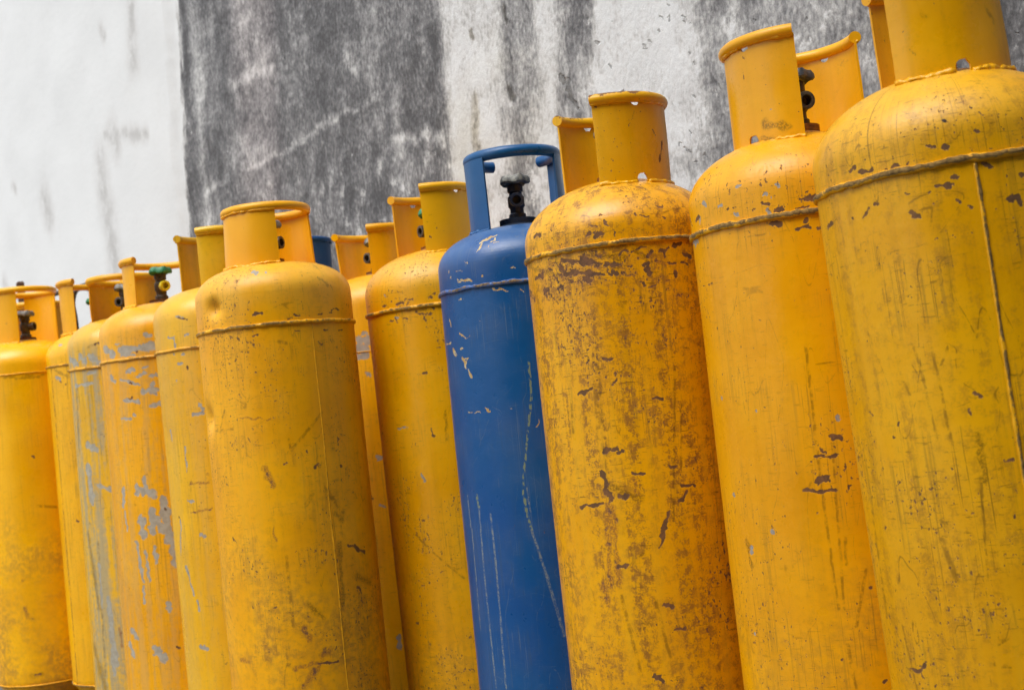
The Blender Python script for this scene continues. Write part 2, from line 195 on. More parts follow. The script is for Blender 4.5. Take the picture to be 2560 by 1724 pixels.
def marks_dist(b, p, marks, kinds):
    """smallest distance to any of the marks, in units of the mark's own half width"""
    acc = None
    p0, cnt = p, 0
    # a vanishing dependence on what went before keeps the shader compiler from holding all marks at once
    if getattr(b, 'chain', None) is not None:
        p = b.vm('MULTIPLY_ADD', b.chain, (1e-9, 1e-9, 0), p0)
    for k, u0, v0, u1, v1, wd in marks:
        if k not in kinds:
            continue
        if cnt and cnt % 3 == 0:
            p = b.vm('MULTIPLY_ADD', acc, (1e-9, 1e-9, 0), p0)
        cnt += 1
        bx, by = u1 - u0, v1 - v0
        L2 = bx * bx + by * by
        if L2 < wd * wd:
            d = b.vm('DISTANCE', p, (u0 + bx / 2, v0 + by / 2, 0))
        else:
            pa = b.vm('SUBTRACT', p, (u0, v0, 0))
            h = b.vm('DOT_PRODUCT', pa, (bx / L2, by / L2, 0))
            h = b.math('ADD', h, 0.0, clamp=True)
            q = b.vm('SCALE', (bx, by, 0), scale=h)
            d = b.vm('DISTANCE', pa, q)
        d = b.math('MULTIPLY', d, 1.0 / wd)
        acc = d if acc is None else b.math('MINIMUM', acc, d)
    if acc is not None:
        b.chain = acc
    return acc

YEL = (0.86, 0.420, 0.0)

def paint(name, base=YEL, seed=0, rust=0.3, speck=0.4, grime=0.4, primer=0.0, scuff=0.4, dust=0.3,
          band=0.0, scratch=0.4, marks='', rough=0.30, topdust_sheen=0.0, chipcol=(0.36, 0.36, 0.33), lowdirt=0.0, stain=0.0, veil=0.0, lite=False, rimwear=0.0, spec=0.42):
    """weathered enamel on steel; UV = (metres round the body, metres above the upper weld).
    The float attributes mark_* on the body hold the distance to its individual marks, in mark widths."""
    mt, t = mk(name)
    b = NB(t)
    tc = b.coords()
    so = (seed * 3.17 % 11, seed * 5.31 % 13, seed * 1.73 % 7)
    P = b.vm('ADD', tc.outputs['Object'], so)
    uv = tc.outputs['UV']
    uvo = b.vm('ADD', uv, (seed * 0.917 % 5, seed * 1.37 % 7, 0))
    vz = b.sep(uv)[1]
    kinds = set(tok[0] for tok in marks.split())
    def mark(k):
        nd = b.n('ShaderNodeAttribute', attribute_type='GEOMETRY', attribute_name='mark_' + k)
        return nd.outputs['Fac']
    n_md = b.noise(P, 9.0, 5, 0.6)
    lof = b.noise(P, 4.2, 2, 0.55)
    mid = b.noise(P, 62.0, 4, 0.68)
    fine = b.noise(P, 300.0, 2, 0.6)
    dk = lambda f, g=None: (base[0] * f, base[1] * (g or f), base[2])
    # the paint itself: deeper and paler areas
    col = b.mix(b.ramp(lof, 0.36, 0.66), dk(1.0), dk(0.90, 0.84))
    pale = tuple(c * 0.88 + d * 0.12 for c, d in zip(base, (0.62, 0.44, 0.05)))
    col = b.mix(b.math('MULTIPLY', b.ramp(n_md, 0.44, 0.70), 0.15 + 0.7 * dust), col, pale)
    # vertical grime and fine dark streaks
    st = b.noise(b.map(P, scale=(46, 46, 1.5)), 1.0, 3, 0.6)
    fs = b.noise(b.map(P, scale=(150, 150, 5)), 1.0, 2, 0.55)
    gcol = (base[0] * 0.40 + 0.02, base[1] * 0.42 + 0.02, base[2] * 0.4 + 0.002)
    gdark = (gcol[0] * 0.42, gcol[1] * 0.36, gcol[2])
    if base[2] > 0.1:
        gcol, gdark = (0.03, 0.07, 0.14), (0.13, 0.18, 0.25)
    streak = b.math('MULTIPLY', b.ramp(st, 0.47, 0.72), b.ramp(lof, 0.32, 0.58, 0.25, 1))
    fstreak = b.math('MULTIPLY', b.ramp(fs, 0.53, 0.70), b.ramp(n_md, 0.42, 0.60))
    col = b.mix(b.math('MULTIPLY', streak, 0.42 * grime), col, gcol)
    col = b.mix(b.math('MULTIPLY', b.math('MULTIPLY', fstreak, b.ramp(vz, 0.07, -0.02, 0.12, 1.0)), min(1, 0.95 * grime)), col, gcol)
    col = b.mix(b.math('MULTIPLY', b.ramp(st, 0.50, 0.30), 0.40 * dust), col, (0.74, 0.43, 0.02) if base[2] < 0.1 else (0.07, 0.13, 0.28))
    # a stipple of small dirt
    col = b.mix(b.math('MULTIPLY', b.math('MULTIPLY', b.ramp(mid, 0.50, 0.66), b.ramp(fine, 0.42, 0.6)), 0.45 * grime), col, gcol)
    if topdust_sheen:
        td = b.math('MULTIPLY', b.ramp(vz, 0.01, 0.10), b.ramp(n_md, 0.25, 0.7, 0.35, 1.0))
        col = b.mix(b.math('MULTIPLY', td, topdust_sheen), col, (0.66, 0.43, 0.09) if base[2] < 0.1 else (0.13, 0.24, 0.42))  # pale dust on yellow; on blue, a light-blue highlight painted onto the dome
    if lowdirt:
        ld = b.math('MULTIPLY', b.ramp(b.math('MULTIPLY_ADD', b.math('SUBTRACT', lof, 0.5), 0.9, vz), -0.35, -0.95), b.math('MULTIPLY', b.ramp(mid, 0.36, 0.62), b.ramp(n_md, 0.35, 0.6, 0.2, 1)))
        col = b.mix(b.math('MULTIPLY', ld, 0.75 * lowdirt), col, (0.24, 0.11, 0.03))
    if veil:
        v1 = b.noise(b.map(P, loc=(2, 6, 1), scale=(30, 30, 1.7)), 1.0, 4, 0.65)
        vf = b.math('MULTIPLY', b.ramp(b.math('MULTIPLY_ADD', b.math('SUBTRACT', mid, 0.5), 0.35, v1), 0.42, 0.60), b.ramp(vz, 0.10, 0.02))
        col = b.mix(b.math('MULTIPLY', vf, veil), col, (0.36, 0.32, 0.20))
    if stain:
        sn = b.math('MULTIPLY', b.ramp(b.math('MULTIPLY_ADD', b.math('SUBTRACT', fine, 0.5), 0.5, mid), 0.44, 0.62), b.ramp(b.math('MULTIPLY_ADD', st, 0.7, b.math('MULTIPLY', n_md, 0.3)), 0.40, 0.60, 0.10, 1))
        col = b.mix(b.math('MULTIPLY', sn, stain), col, (0.34, 0.145, 0.018))
    if not lite:
        # horizontal scuffs, thin wandering scratches
        sc = b.noise(b.map(uvo, scale=(34, 230, 1)), 1.0, 4, 0.66)
        scm = b.math('MULTIPLY', b.ramp(sc, 0.595, 0.645), b.ramp(n_md, 0.42, 0.54))
        col = b.mix(b.math('MULTIPLY', scm, 0.9 * scuff), col, gdark)
        r1 = b.math('ABSOLUTE', b.math('SUBTRACT', b.noise(b.map(uvo, scale=(13, 2.6, 1)), 1.0, 1.5, 0.5), 0.5))
        sm = b.math('MULTIPLY', b.ramp(r1, 0.0, 0.0030, 1, 0), b.math('MULTIPLY', b.ramp(mid, 0.42, 0.54), b.ramp(n_md, 0.66, 0.52)))
        col = b.mix(b.math('MULTIPLY', sm, 0.85 * scratch), col, gdark)
        r2 = b.math('ABSOLUTE', b.math('SUBTRACT', b.noise(b.map(uvo, loc=(3, 8, 0), scale=(4.5, 9.0, 1)), 1.0, 1, 0.5), 0.5))
        sm2 = b.math('MULTIPLY', b.ramp(r2, 0.0, 0.0018, 1, 0), b.math('MULTIPLY', b.ramp(mid, 0.42, 0.54), b.ramp(st, 0.42, 0.52)))
        col = b.mix(b.math('MULTIPLY', sm2, 0.75 * scratch), col, gdark)
        # vertical rubbed scores
        vs = b.noise(b.map(uvo, loc=(1, 5, 0), scale=(420, 4.5, 1)), 1.0, 2, 0.6)
        vsm = b.math('MULTIPLY', b.ramp(vs, 0.61, 0.67), b.ramp(n_md, 0.46, 0.54))
        col = b.mix(b.math('MULTIPLY', vsm, 0.75 * scratch), col, gdark)
    jag = b.math('MULTIPLY_ADD', b.math('SUBTRACT', mid, 0.5), 4.6, b.math('MULTIPLY', b.math('SUBTRACT', fine, 0.5), 2.0))
    gm = None
    if 's' in kinds:
        f = b.math('MULTIPLY', b.ramp(b.math('MULTIPLY_ADD', jag, 0.3, mark('s')), 0.4, 2.2, 1, 0), b.ramp(mid, 0.40, 0.58, 0.1, 1))
        col = b.mix(b.math('MULTIPLY', f, 0.52), col, gdark)
    if 'S' in kinds:
        f = b.math('MULTIPLY', b.ramp(b.math('MULTIPLY_ADD', jag, 0.4, mark('S')), 0.1, 1.7, 1, 0), b.ramp(fine, 0.36, 0.60, 0.25, 1))
        col = b.mix(b.math('MULTIPLY', f, 0.75), col, (gcol[0] * 0.45, gcol[1] * 0.42, gcol[2] * 1.3))
    if primer:
        pz = b.noise(b.map(P, loc=(7, 3, 1), scale=(1, 1, 0.42)), 15.0, 6, 0.66)
        gm = b.ramp(pz, 0.80 - 0.30 * primer, 0.81 - 0.30 * primer)
    if 'g' in kinds:
        g2 = b.ramp(b.math('MULTIPLY_ADD', jag, 0.6, mark('g')), 1.25, 1.42, 1, 0)
        gm = g2 if gm is None else b.math('MAXIMUM', gm, g2)
    if gm is not None:
        prc = b.mix(b.ramp(mid, 0.35, 0.65), tuple(c * 0.75 for c in chipcol), chipcol)
        col = b.mix(b.math('MULTIPLY', gm, 0.92), col, prc)
    if 'y' in kinds:
        f = b.ramp(b.math('MULTIPLY_ADD', jag, 0.95, mark('y')), 0.75, 1.15, 1, 0)
        col = b.mix(f, col, b.mix(b.ramp(mid, 0.4, 0.6), (0.46, 0.28, 0.09), (0.60, 0.48, 0.25)))
    if 'Y' in kinds:
        f = b.math('MULTIPLY', b.ramp(mark('Y'), 0.7, 1.5, 1, 0), b.ramp(b.noise(b.map(uv, scale=(190, 110, 1)), 1, 1), 0.40, 0.56))
        col = b.mix(b.math('MULTIPLY', f, 0.6), col, (0.30, 0.33, 0.10))
    if 'G' in kinds:
        f = b.math('MULTIPLY', b.ramp(mark('G'), 0.4, 1.9, 1, 0), b.ramp(b.math('MULTIPLY_ADD', fine, 0.5, b.math('MULTIPLY', mid, 0.5)), 0.42, 0.58, 0.1, 1))
        col = b.mix(b.math('MULTIPLY', f, 0.55), col, (0.33, 0.34, 0.26))
    # --- rust: specks, patches, marks
    sp = b.noise(b.map(P, scale=(1, 1, 0.75)), 170.0, 3, 0.62)
    thr = b.math('SUBTRACT', 0.775, b.ramp(b.math('MULTIPLY_ADD', n_md, 0.6, b.math('MULTIPLY', lof, 0.4)), 0.38, 0.62, 0.0, 0.15 * (0.45 + speck)))
    spm = b.ramp(b.math('SUBTRACT', sp, thr), -0.004, 0.016)
    pn = b.noise(b.map(P, scale=(1, 1, 1.25)), 21.0, 6, 0.72)
    lev = b.ramp(n_md, 0.35, 0.70, 0.0, 0.10)
    lev = b.math('ADD', lev, 0.12 * rust - 0.10)
    if band:
        bz = b.math('MULTIPLY', b.ramp(vz, -0.17, -0.06), b.ramp(vz, -0.008, -0.026))
        lev = b.math('MULTIPLY_ADD', bz, 0.13 * band, lev)
    pl = b.math('ADD', pn, lev)
    pm = b.ramp(pl, 0.70, 0.718)
    rm = b.math('MAXIMUM', pm, b.math('MULTIPLY', spm, min(1, 0.5 + speck)))
    if rimwear:
        rm = b.math('MAXIMUM', rm, b.math('MULTIPLY', b.ramp(b.math('MULTIPLY_ADD', b.math('SUBTRACT', mid, 0.5), 0.03, b.sep(tc.outputs['Object'])[2]), rimwear - 0.0015, rimwear + 0.0015), b.ramp(n_md, 0.46, 0.50)))
    if 'r' in kinds:
        rm = b.math('MAXIMUM', rm, b.ramp(b.math('MULTIPLY_ADD', jag, 0.75, mark('r')), 1.0, 1.2, 1, 0))
    halo = b.ramp(pl, 0.62, 0.72)
    col = b.mix(b.math('MULTIPLY', halo, 0.5), col, (0.34, 0.14, 0.03) if base[2] < 0.1 else (0.03, 0.06, 0.12))
    if 'R' in kinds:
        dR = mark('R')
        f = b.math('MULTIPLY', b.ramp(b.math('MULTIPLY_ADD', jag, 0.35, dR), 0.2, 1.8, 1, 0), b.ramp(fine, 0.38, 0.56, 0.25, 1))
        col = b.mix(b.math('MULTIPLY', f, 0.75), col, (0.27, 0.095, 0.025))
        rm = b.math('MAXIMUM', rm, b.math('MULTIPLY', b.ramp(dR, 0.5, 1.6, 1, 0), b.ramp(mid, 0.58, 0.62)))
    rc = b.mix(b.ramp(mid, 0.40, 0.60), (0.080, 0.040, 0.026), (0.175, 0.080, 0.038))
    col = b.mix(b.math('MULTIPLY', rm, 0.92), col, rc)
    if 'b' in kinds:
        col = b.mix(b.ramp(mark('b'), 0.8, 1.6, 1, 0), col, (0.02, 0.01, 0.006))
    rg = b.ramp(n_md, 0.3, 0.7, rough - 0.04, rough + 0.14)
    rg = b.math('MULTIPLY_ADD', fstreak, 0.12, rg)
    rg = b.math('MULTIPLY_ADD', rm, b.math('SUBTRACT', 0.8, rg), rg)
    h = b.math('MULTIPLY_ADD', rm, -0.6, b.math('MULTIPLY', fine, 0.14))
    if gm is not None:
        rg = b.math('MULTIPLY_ADD', gm, 0.2, rg)
        h = b.math('MULTIPLY_ADD', gm, -0.3, h)
    h = b.math('MULTIPLY_ADD', n_md, 3.2, h)
    nr = b.bump(h, 0.5, 0.0013)
    b.bsdf(col, rg, 0.0, nr, spec=spec)
    return mt

def bead_mat(name, base, worn=0.6, seed=0):
    mt, t = mk(name)
    b = NB(t)
    tc = b.coords()
    P = b.vm('ADD', tc.outputs['Object'], (seed * 2.3, seed * 1.1, seed * 3.7))
    uv = b.sep(tc.outputs['UV'])        # x runs along the bead, y round it: 0.5 is its proud outer line
    n1 = b.noise(P, 30.0, 5, 0.65)
    n2 = b.noise(P, 170.0, 3, 0.6)
    prof = b.ramp(b.math('ABSOLUTE', b.math('SUBTRACT', uv[1], 0.44)), 0.05, 0.27, 1, 0)
    k = b.math('MULTIPLY_ADD', prof, 0.36, b.math('MULTIPLY_ADD', n2, 0.40, b.math('MULTIPLY', n1, 0.9)))
    k = b.math('SUBTRACT', k, 0.12)
    wm = b.ramp(k, 1.12 - 0.46 * worn, 1.22 - 0.44 * worn)
    wc = b.mix(b.ramp(n2, 0.35, 0.65), (0.045, 0.030, 0.014), (0.23, 0.145, 0.045))
    col = b.mix(b.ramp(n1, 0.4, 0.65), base, tuple(c * 0.75 for c in base))
    col = b.mix(b.math('MULTIPLY', wm, 0.92), col, wc)
    nr = b.bump(n2, 0.6, 0.0015)
    b.bsdf(col, b.ramp(wm, 0, 1, 0.42, 0.9), 0.0, nr)
    return mt

def simple(name, c1, c2, scale=60, rough=0.6, metal=0.0, bump=0.3, thr=(0.4, 0.62)):
    mt, t = mk(name)
    b = NB(t)
    P = b.coords().outputs['Object']
    n1 = b.noise(P, scale, 5, 0.62)
    col = b.mix(b.ramp(n1, *thr), c1, c2)
    nr = b.bump(b.noise(P, scale * 3, 3), bump, 0.0012)
    b.bsdf(col, b.ramp(n1, 0.3, 0.7, rough - 0.08, rough + 0.1), metal, nr)
    return mt
# ------------------------------------------------------------------ mesh helpers
def link(name, bm, mats, parent=None, smooth=True):
    me = bpy.data.meshes.new(name)
    bm.normal_update()
    bm.to_mesh(me)
    bm.free()
    if not isinstance(mats, (list, tuple)):
        mats = [mats]
    for mm in mats:
        me.materials.append(mm)
    if smooth:
        me.polygons.foreach_set('use_smooth', [True] * len(me.polygons))
    o = bpy.data.objects.new(name, me)
    COL.objects.link(o)
    if parent:
        o.parent = parent
    return o

def empty(name, label, cat, group=None):
    o = bpy.data.objects.new(name, None)
    o.empty_display_size = 0.1
    COL.objects.link(o)
    o['label'] = label
    o['category'] = cat
    if group:
        o['group'] = group
    return o

def az_pt(az, r, z):
    return Vector((r * sin(az), -r * cos(az), z))

def lathe(prof, seg=96, R=0.187, weldz=0.0, deform=None, cap=False, uvscale=True):
    """prof: list of (r, z); UV = (azimuth * R, z - weldz)"""
    bm = bmesh.new()
    uvl = bm.loops.layers.uv.new('uv')
    rows = []
    for r, z in prof:
        row = []
        for i in range(seg):
            az = -pi + 2 * pi * i / seg
            rr, zz = (r, z)
            if deform:
                rr, zz = deform(az, r, z)
            row.append(bm.verts.new(az_pt(az, rr, zz)))
        rows.append(row)
    for j in range(len(rows) - 1):
        for i in range(seg):
            k = (i + 1) % seg
            f = bm.faces.new((rows[j][i], rows[j][k], rows[j + 1][k], rows[j + 1][i]))
            us = (-pi + 2 * pi * i / seg, -pi + 2 * pi * (i + 1) / seg)
            vs = (prof[j][1] - weldz, prof[j + 1][1] - weldz)
            for lp, (a, v) in zip(f.loops, ((0, 0), (1, 0), (1, 1), (0, 1))):
                lp[uvl].uv = (us[a] * R, vs[v])
    if cap:
        bm.faces.new(rows[-1])
        bm.faces.new(list(reversed(rows[0])))
    return bm

def tube(pts, rad, seg=10, closed=False, noise_amp=0.0, noise_sc=60.0, caps=True, bm=None, seedv=(0, 0, 0), flat=1.0):
    """sweep; UV = (length, 0..1 round, 0.5 = away from the axis/outside)"""
    own = bm is None
    if own:
        bm = bmesh.new()
    uvl = bm.loops.layers.uv.get('uv') or bm.loops.layers.uv.new('uv')
    n = len(pts)
    rings = []
    L = 0.0
    ls = []
    sv = Vector(seedv)
    for i, p in enumerate(pts):
        if i:
            L += (pts[i] - pts[i - 1]).length
        ls.append(L)
        if closed:
            d = pts[(i + 1) % n] - pts[i - 1]
        else:
            d = pts[min(i + 1, n - 1)] - pts[max(i - 1, 0)]
        d.normalize()
        out = Vector((p.x, p.y, 0))
        if abs(d.z) > 0.9:
            out = Vector((p.x, p.y, 0)) if out.length > 1e-4 else Vector((1, 0, 0))
        out = (out - d * out.dot(d))
        if out.length < 1e-5:
            out = d.orthogonal()
        out.normalize()
        bn = d.cross(out).normalized()
        ring = []
        r0 = rad[i] if isinstance(rad, (list, tuple)) else rad
        for k in range(seg):
            a = 2 * pi * k / seg - pi
            rr = r0
            q = p + out * (cos(a) * rr * flat) + bn * (sin(a) * rr)
            if noise_amp:
                q2 = q * noise_sc + sv
                q = q + (q - p) * noise_amp * mnoise.noise(q2) + bn * (noise_amp * r0 * 0.6 * mnoise.noise(p * noise_sc * 0.25 + sv))
            ring.append(bm.verts.new(q))
        rings.append(ring)
    m_ = n if closed else n - 1
    for i in range(m_):
        A, B = rings[i], rings[(i + 1) % n]
        for k in range(seg):
            k2 = (k + 1) % seg
            f = bm.faces.new((A[k], A[k2], B[k2], B[k]))
            la, lb = ls[i], ls[i + 1] if i + 1 < n else L + 0.01
            for lp, (lu, lv) in zip(f.loops, ((la, k / seg), (la, (k + 1) / seg), (lb, (k + 1) / seg), (lb, k / seg))):
                lp[uvl].uv = (lu, lv)
    if caps and not closed:
        bm.faces.new(list(reversed(rings[0])))
        bm.faces.new(rings[-1])
    if own:
        bmesh.ops.recalc_face_normals(bm, faces=bm.faces)
        return bm

def arc(a0, a1, r, z, n):
    return [az_pt(a0 + (a1 - a0) * i / n, r, z) for i in range(n + 1)]

def fake_noise(u, v, seed, lam, amp):
    a = np.zeros_like(u)
    rng = random.Random(seed)
    for k in range(7):
        t = rng.uniform(0, 2 * pi)
        l = lam * rng.uniform(0.6, 1.8)
        a += np.sin((u * cos(t) + v * sin(t)) * 2 * pi / l + rng.uniform(0, 6.28))
    return a * amp / 3.0

def bake_marks(me, marks, seed, wz):
    n = len(me.vertices)
    co = np.empty(n * 3, dtype=np.float32)
    me.vertices.foreach_get('co', co)
    co = co.reshape(-1, 3).astype(np.float64)
    u = np.arctan2(co[:, 0], -co[:, 1]) * R
    v = co[:, 2] - wz
    du = fake_noise(u, v, seed, 0.022, 0.0024) + fake_noise(u, v, seed + 5, 0.007, 0.0009)
    dv = fake_noise(u, v, seed + 1, 0.022, 0.0020) + fake_noise(u, v, seed + 6, 0.007, 0.0008)
    groups = {}
    for k, u0, v0, u1, v1, wd in marks:
        soft = k in 'rRSgy'
        uu, vv = (u + du, v + dv) if soft else (u + du * 0.25, v + dv * 0.25)
        bx, by = u1 - u0, v1 - v0
        L2 = bx * bx + by * by + 1e-9
        h = np.clip(((uu - u0) * bx + (vv - v0) * by) / L2, 0, 1)
        d = np.hypot(uu - u0 - bx * h, vv - v0 - by * h)
        if soft:
            wl = wd * (1 + 0.35 * np.sin(h * 9 + u0 * 900))
        else:
            wl = wd
        d = np.maximum(d - 0.0010, 0) / wl
        g = groups.get(k)
        groups[k] = d if g is None else np.minimum(g, d)
    for k, d in groups.items():
        at = me.attributes.new('mark_' + k, 'FLOAT', 'POINT')
        at.data.foreach_set('value', np.minimum(d, 6.0).astype(np.float32))

def dense_lathe(name, prof, weldz, deform, step, mats, parent):
    """finer towards the camera side, where single marks must hold their edges"""
    az = []
    a = -pi
    while a < pi - 1e-6:
        az.append(a)
        a += (step / R) if abs(a) < radians(97) else radians(4.0)
    rows = []
    for i in range(len(prof) - 1):
        (r0, z0), (r1, z1) = prof[i], prof[i + 1]
        L = hypot(r1 - r0, z1 - z0)
        k = max(1, int(round(L / step))) if (z0 > weldz - 1.0) else 1
        for q in range(k):
            t = q / k
            rows.append((r0 + (r1 - r0) * t, z0 + (z1 - z0) * t))
    rows.append(prof[-1])
    na, nr = len(az), len(rows)
    co = np.empty((nr, na, 3))
    for j, (r, z) in enumerate(rows):
        for i, a in enumerate(az):
            rr, zz = deform(a, r, z)
            co[j, i] = (rr * sin(a), -rr * cos(a), zz)
    jj, ii = np.meshgrid(np.arange(nr - 1), np.arange(na), indexing='ij')
    i2 = (ii + 1) % na
    f = np.stack([jj * na + ii, jj * na + i2, (jj + 1) * na + i2, (jj + 1) * na + ii], -1).reshape(-1, 4)
    me = bpy.data.meshes.new(name)
    me.from_pydata(co.reshape(-1, 3).tolist(), [], f.tolist())
    azn = np.array(az + [pi])
    zr = np.array([z for r, z in rows]) - weldz
    uvu = np.stack([azn[ii], azn[ii + 1], azn[ii + 1], azn[ii]], -1) * R
    uvv = np.stack([zr[jj], zr[jj], zr[jj + 1], zr[jj + 1]], -1)
    uv = np.stack([uvu, uvv], -1).reshape(-1)
    me.uv_layers.new(name='uv').data.foreach_set('uv', uv.astype(np.float32))
    me.polygons.foreach_set('use_smooth', [True] * len(me.polygons))
    me.materials.append(mats)
    o = bpy.data.objects.new(name, me)
    COL.objects.link(o)
    o.parent = parent
    return o

# ------------------------------------------------------------------ gas cylinder
R = 0.187
ZT = CAM_Z + 0.370          # height of the top of the shoulder, where the collar stands
LB = 1.065                  # distance between the two girth welds

def dome_z(c, r):
    a, n = c['a'], c['n']
    g = lambda q: (1 - min(q, 1) ** n) ** (1 / n)
    return c['z0'] + a * g(r / R)

def plate(c, a0, a1, zb, zt, rb, rt, th=0.0036, holes=(), wob=0.0, R0=0.105):
    """curved collar plate with round holes; two skins and edges"""
    cell = 0.0032
    nu = max(4, int(abs(a1 - a0) * rb / cell))
    nv = max(4, int((zt - zb) / cell))
    bm = bmesh.new()
    uvl = bm.loops.layers.uv.new('uv')
    def pos(u, v, off):
        az = a0 + (a1 - a0) * u
        z = zb + (zt - zb) * v
        r = rb + (rt - rb) * v + off
        r += wob * mnoise.noise(Vector((az * 2.3, z * 9, c['seed'] * 3.1)))
        return az_pt(az, r, z)
    keep = {}
    H = [(hu, hv, hr) for hu, hv, hr in holes]
    Wd, Hd = abs(a1 - a0) * rb, zt - zb
    grid = {}
    for i in range(nu + 1):
        for j in range(nv + 1):
            u, v = i / nu, j / nv
            for hu, hv, hr in H:
                dx, dy = (u - hu) * Wd, (v - hv) * Hd
                d = hypot(dx, dy)
                if abs(d - hr) < cell * 0.62 and d > 1e-6:
                    u = hu + dx / d * hr / Wd
                    v = hv + dy / d * hr / Hd
            grid[i, j] = (u, min(max(v, 0), 1))
    vo, vi = {}, {}
    for key, (u, v) in grid.items():
        vo[key] = bm.verts.new(pos(u, v, th / 2))
        vi[key] = bm.verts.new(pos(u, v, -th / 2))
    faces = set()
    for i in range(nu):
        for j in range(nv):
            cu = sum(grid[i + a, j + q][0] for a in (0, 1) for q in (0, 1)) / 4
            cv = sum(grid[i + a, j + q][1] for a in (0, 1) for q in (0, 1)) / 4
            if any(hypot((cu - hu) * Wd, (cv - hv) * Hd) < hr for hu, hv, hr in H):
                continue
            faces.add((i, j))
    def uvs(f, keys):
        for lp, kk in zip(f.loops, keys):
            u, v = grid[kk]
            lp[uvl].uv = ((a0 + (a1 - a0) * u) * R, zb + (zt - zb) * v - c['zw'])
    for i, j in faces:
        k = [(i, j), (i + 1, j), (i + 1, j + 1), (i, j + 1)]
        uvs(bm.faces.new([vo[q] for q in k]), k)
        k2 = list(reversed(k))
        uvs(bm.faces.new([vi[q] for q in k2]), k2)
        for (p, q, nb) in ((k[0], k[1], (i, j - 1)), (k[1], k[2], (i + 1, j)), (k[2], k[3], (i, j + 1)), (k[3], k[0], (i - 1, j))):
            if nb not in faces:
                f = bm.faces.new((vo[q], vo[p], vi[p], vi[q]))
                uvs(f, (q, p, p, q))
                f.smooth = False
    for e in bm.edges:
        pass
    return bm

def sharpen(o, ang=radians(40)):
    me = o.data
    bm = bmesh.new()
    bm.from_mesh(me)
    for e in bm.edges:
        if len(e.link_faces) == 2 and e.calc_face_angle(0) > ang:
            e.smooth = False
    bm.to_mesh(me)
    bm.free()

def valve(c, par, wheel=None, face=0.0, zoff=0.0, blue=False, cap=None, style='knob'):
    """brass cylinder valve: stem body, side outlet, bonnet and hand wheel"""
    zb = c['zn']
    ZS = 0.84
    vm_ = M['valve_blue'] if blue else M['valve_dark']
    bm = bmesh.new()
    pr = [(0.000, zb - 0.01), (0.019, zb - 0.01), (0.019, zb + 0.012), (0.0150, zb + 0.016), (0.0150, zb + 0.028), (0.0185, zb + 0.033), (0.0185, zb + 0.058),
          (0.0145, zb + 0.063), (0.0145, zb + 0.070), (0.0175, zb + 0.072), (0.0175, zb + 0.090), (0.012, zb + 0.094), (0.0075, zb + 0.096), (0.0075, zb + 0.108), (0.0, zb + 0.108)]
    bm2 = lathe([(max(r, 0.0004), zb + (z - zb) * ZS) for r, z in pr], 20)
    v = link('valve', bm2, vm_, par)
    sharpen(v)
    # outlet: short threaded pipe with a dark bore
    d = az_pt(face, 1, 0)
    z = zb + 0.046 * ZS
    pts = [d * q + Vector((0, 0, z)) for q in (0.008, 0.022, 0.0225, 0.036, 0.0362, 0.0362, 0.020)]
    rr = [0.0125, 0.0125, 0.0155, 0.0155, 0.0150, 0.0095, 0.0088]
    ob = bmesh.new()
    uvl = ob.loops.layers.uv.new('uv')
    side = d.cross(Vector((0, 0, 1)))
    prev = None
    for p, r_ in zip(pts, rr):
        ring = [ob.verts.new(p + side * (cos(t_) * r_) + Vector((0, 0, sin(t_) * r_))) for t_ in [2 * pi * k / 20 for k in range(20)]]
        if prev:
            for k in range(20):
                ob.faces.new((prev[k], prev[(k + 1) % 20], ring[(k + 1) % 20], ring[k]))
        prev = ring
    ob.faces.new(prev)
    bmesh.ops.recalc_face_normals(ob, faces=ob.faces)
    o = link('outlet', ob, cap or vm_, v)
    sharpen(o)
    if wheel:
        wb = bmesh.new()
        zc = zb + 0.101 * ZS
        n = 48
        R1 = 0.033
        top, bot, rim = [], [], []
        def lobes(a):
            return R1 * (1 + 0.09 * cos(5 * a))
        prof = [(0.25, 0.010), (0.55, 0.012), (0.85, 0.010), (0.98, 0.003), (1.0, -0.004), (0.90, -0.008), (0.80, -0.003), (0.5, 0.002), (0.25, 0.0)]
        prev = None
        first = None
        for q, dz in prof:
            ring = []
            for k in range(n):
                a = 2 * pi * k / n
                rr_ = lobes(a) * q if q > 0.5 else R1 * q
                ring.append(wb.verts.new(Vector((cos(a) * rr_, sin(a) * rr_, zc + dz + 0.002 * sin(5 * a) * q))))
            if prev:
                for k in range(n):
                    wb.faces.new((prev[k], prev[(k + 1) % n], ring[(k + 1) % n], ring[k]))
            else:
                first = ring
            prev = ring
        wb.faces.new(first)
        wb.faces.new(prev)
        bmesh.ops.recalc_face_normals(wb, faces=wb.faces)
        h = link('handwheel', wb, wheel, v)
        sharpen(h)
    return v

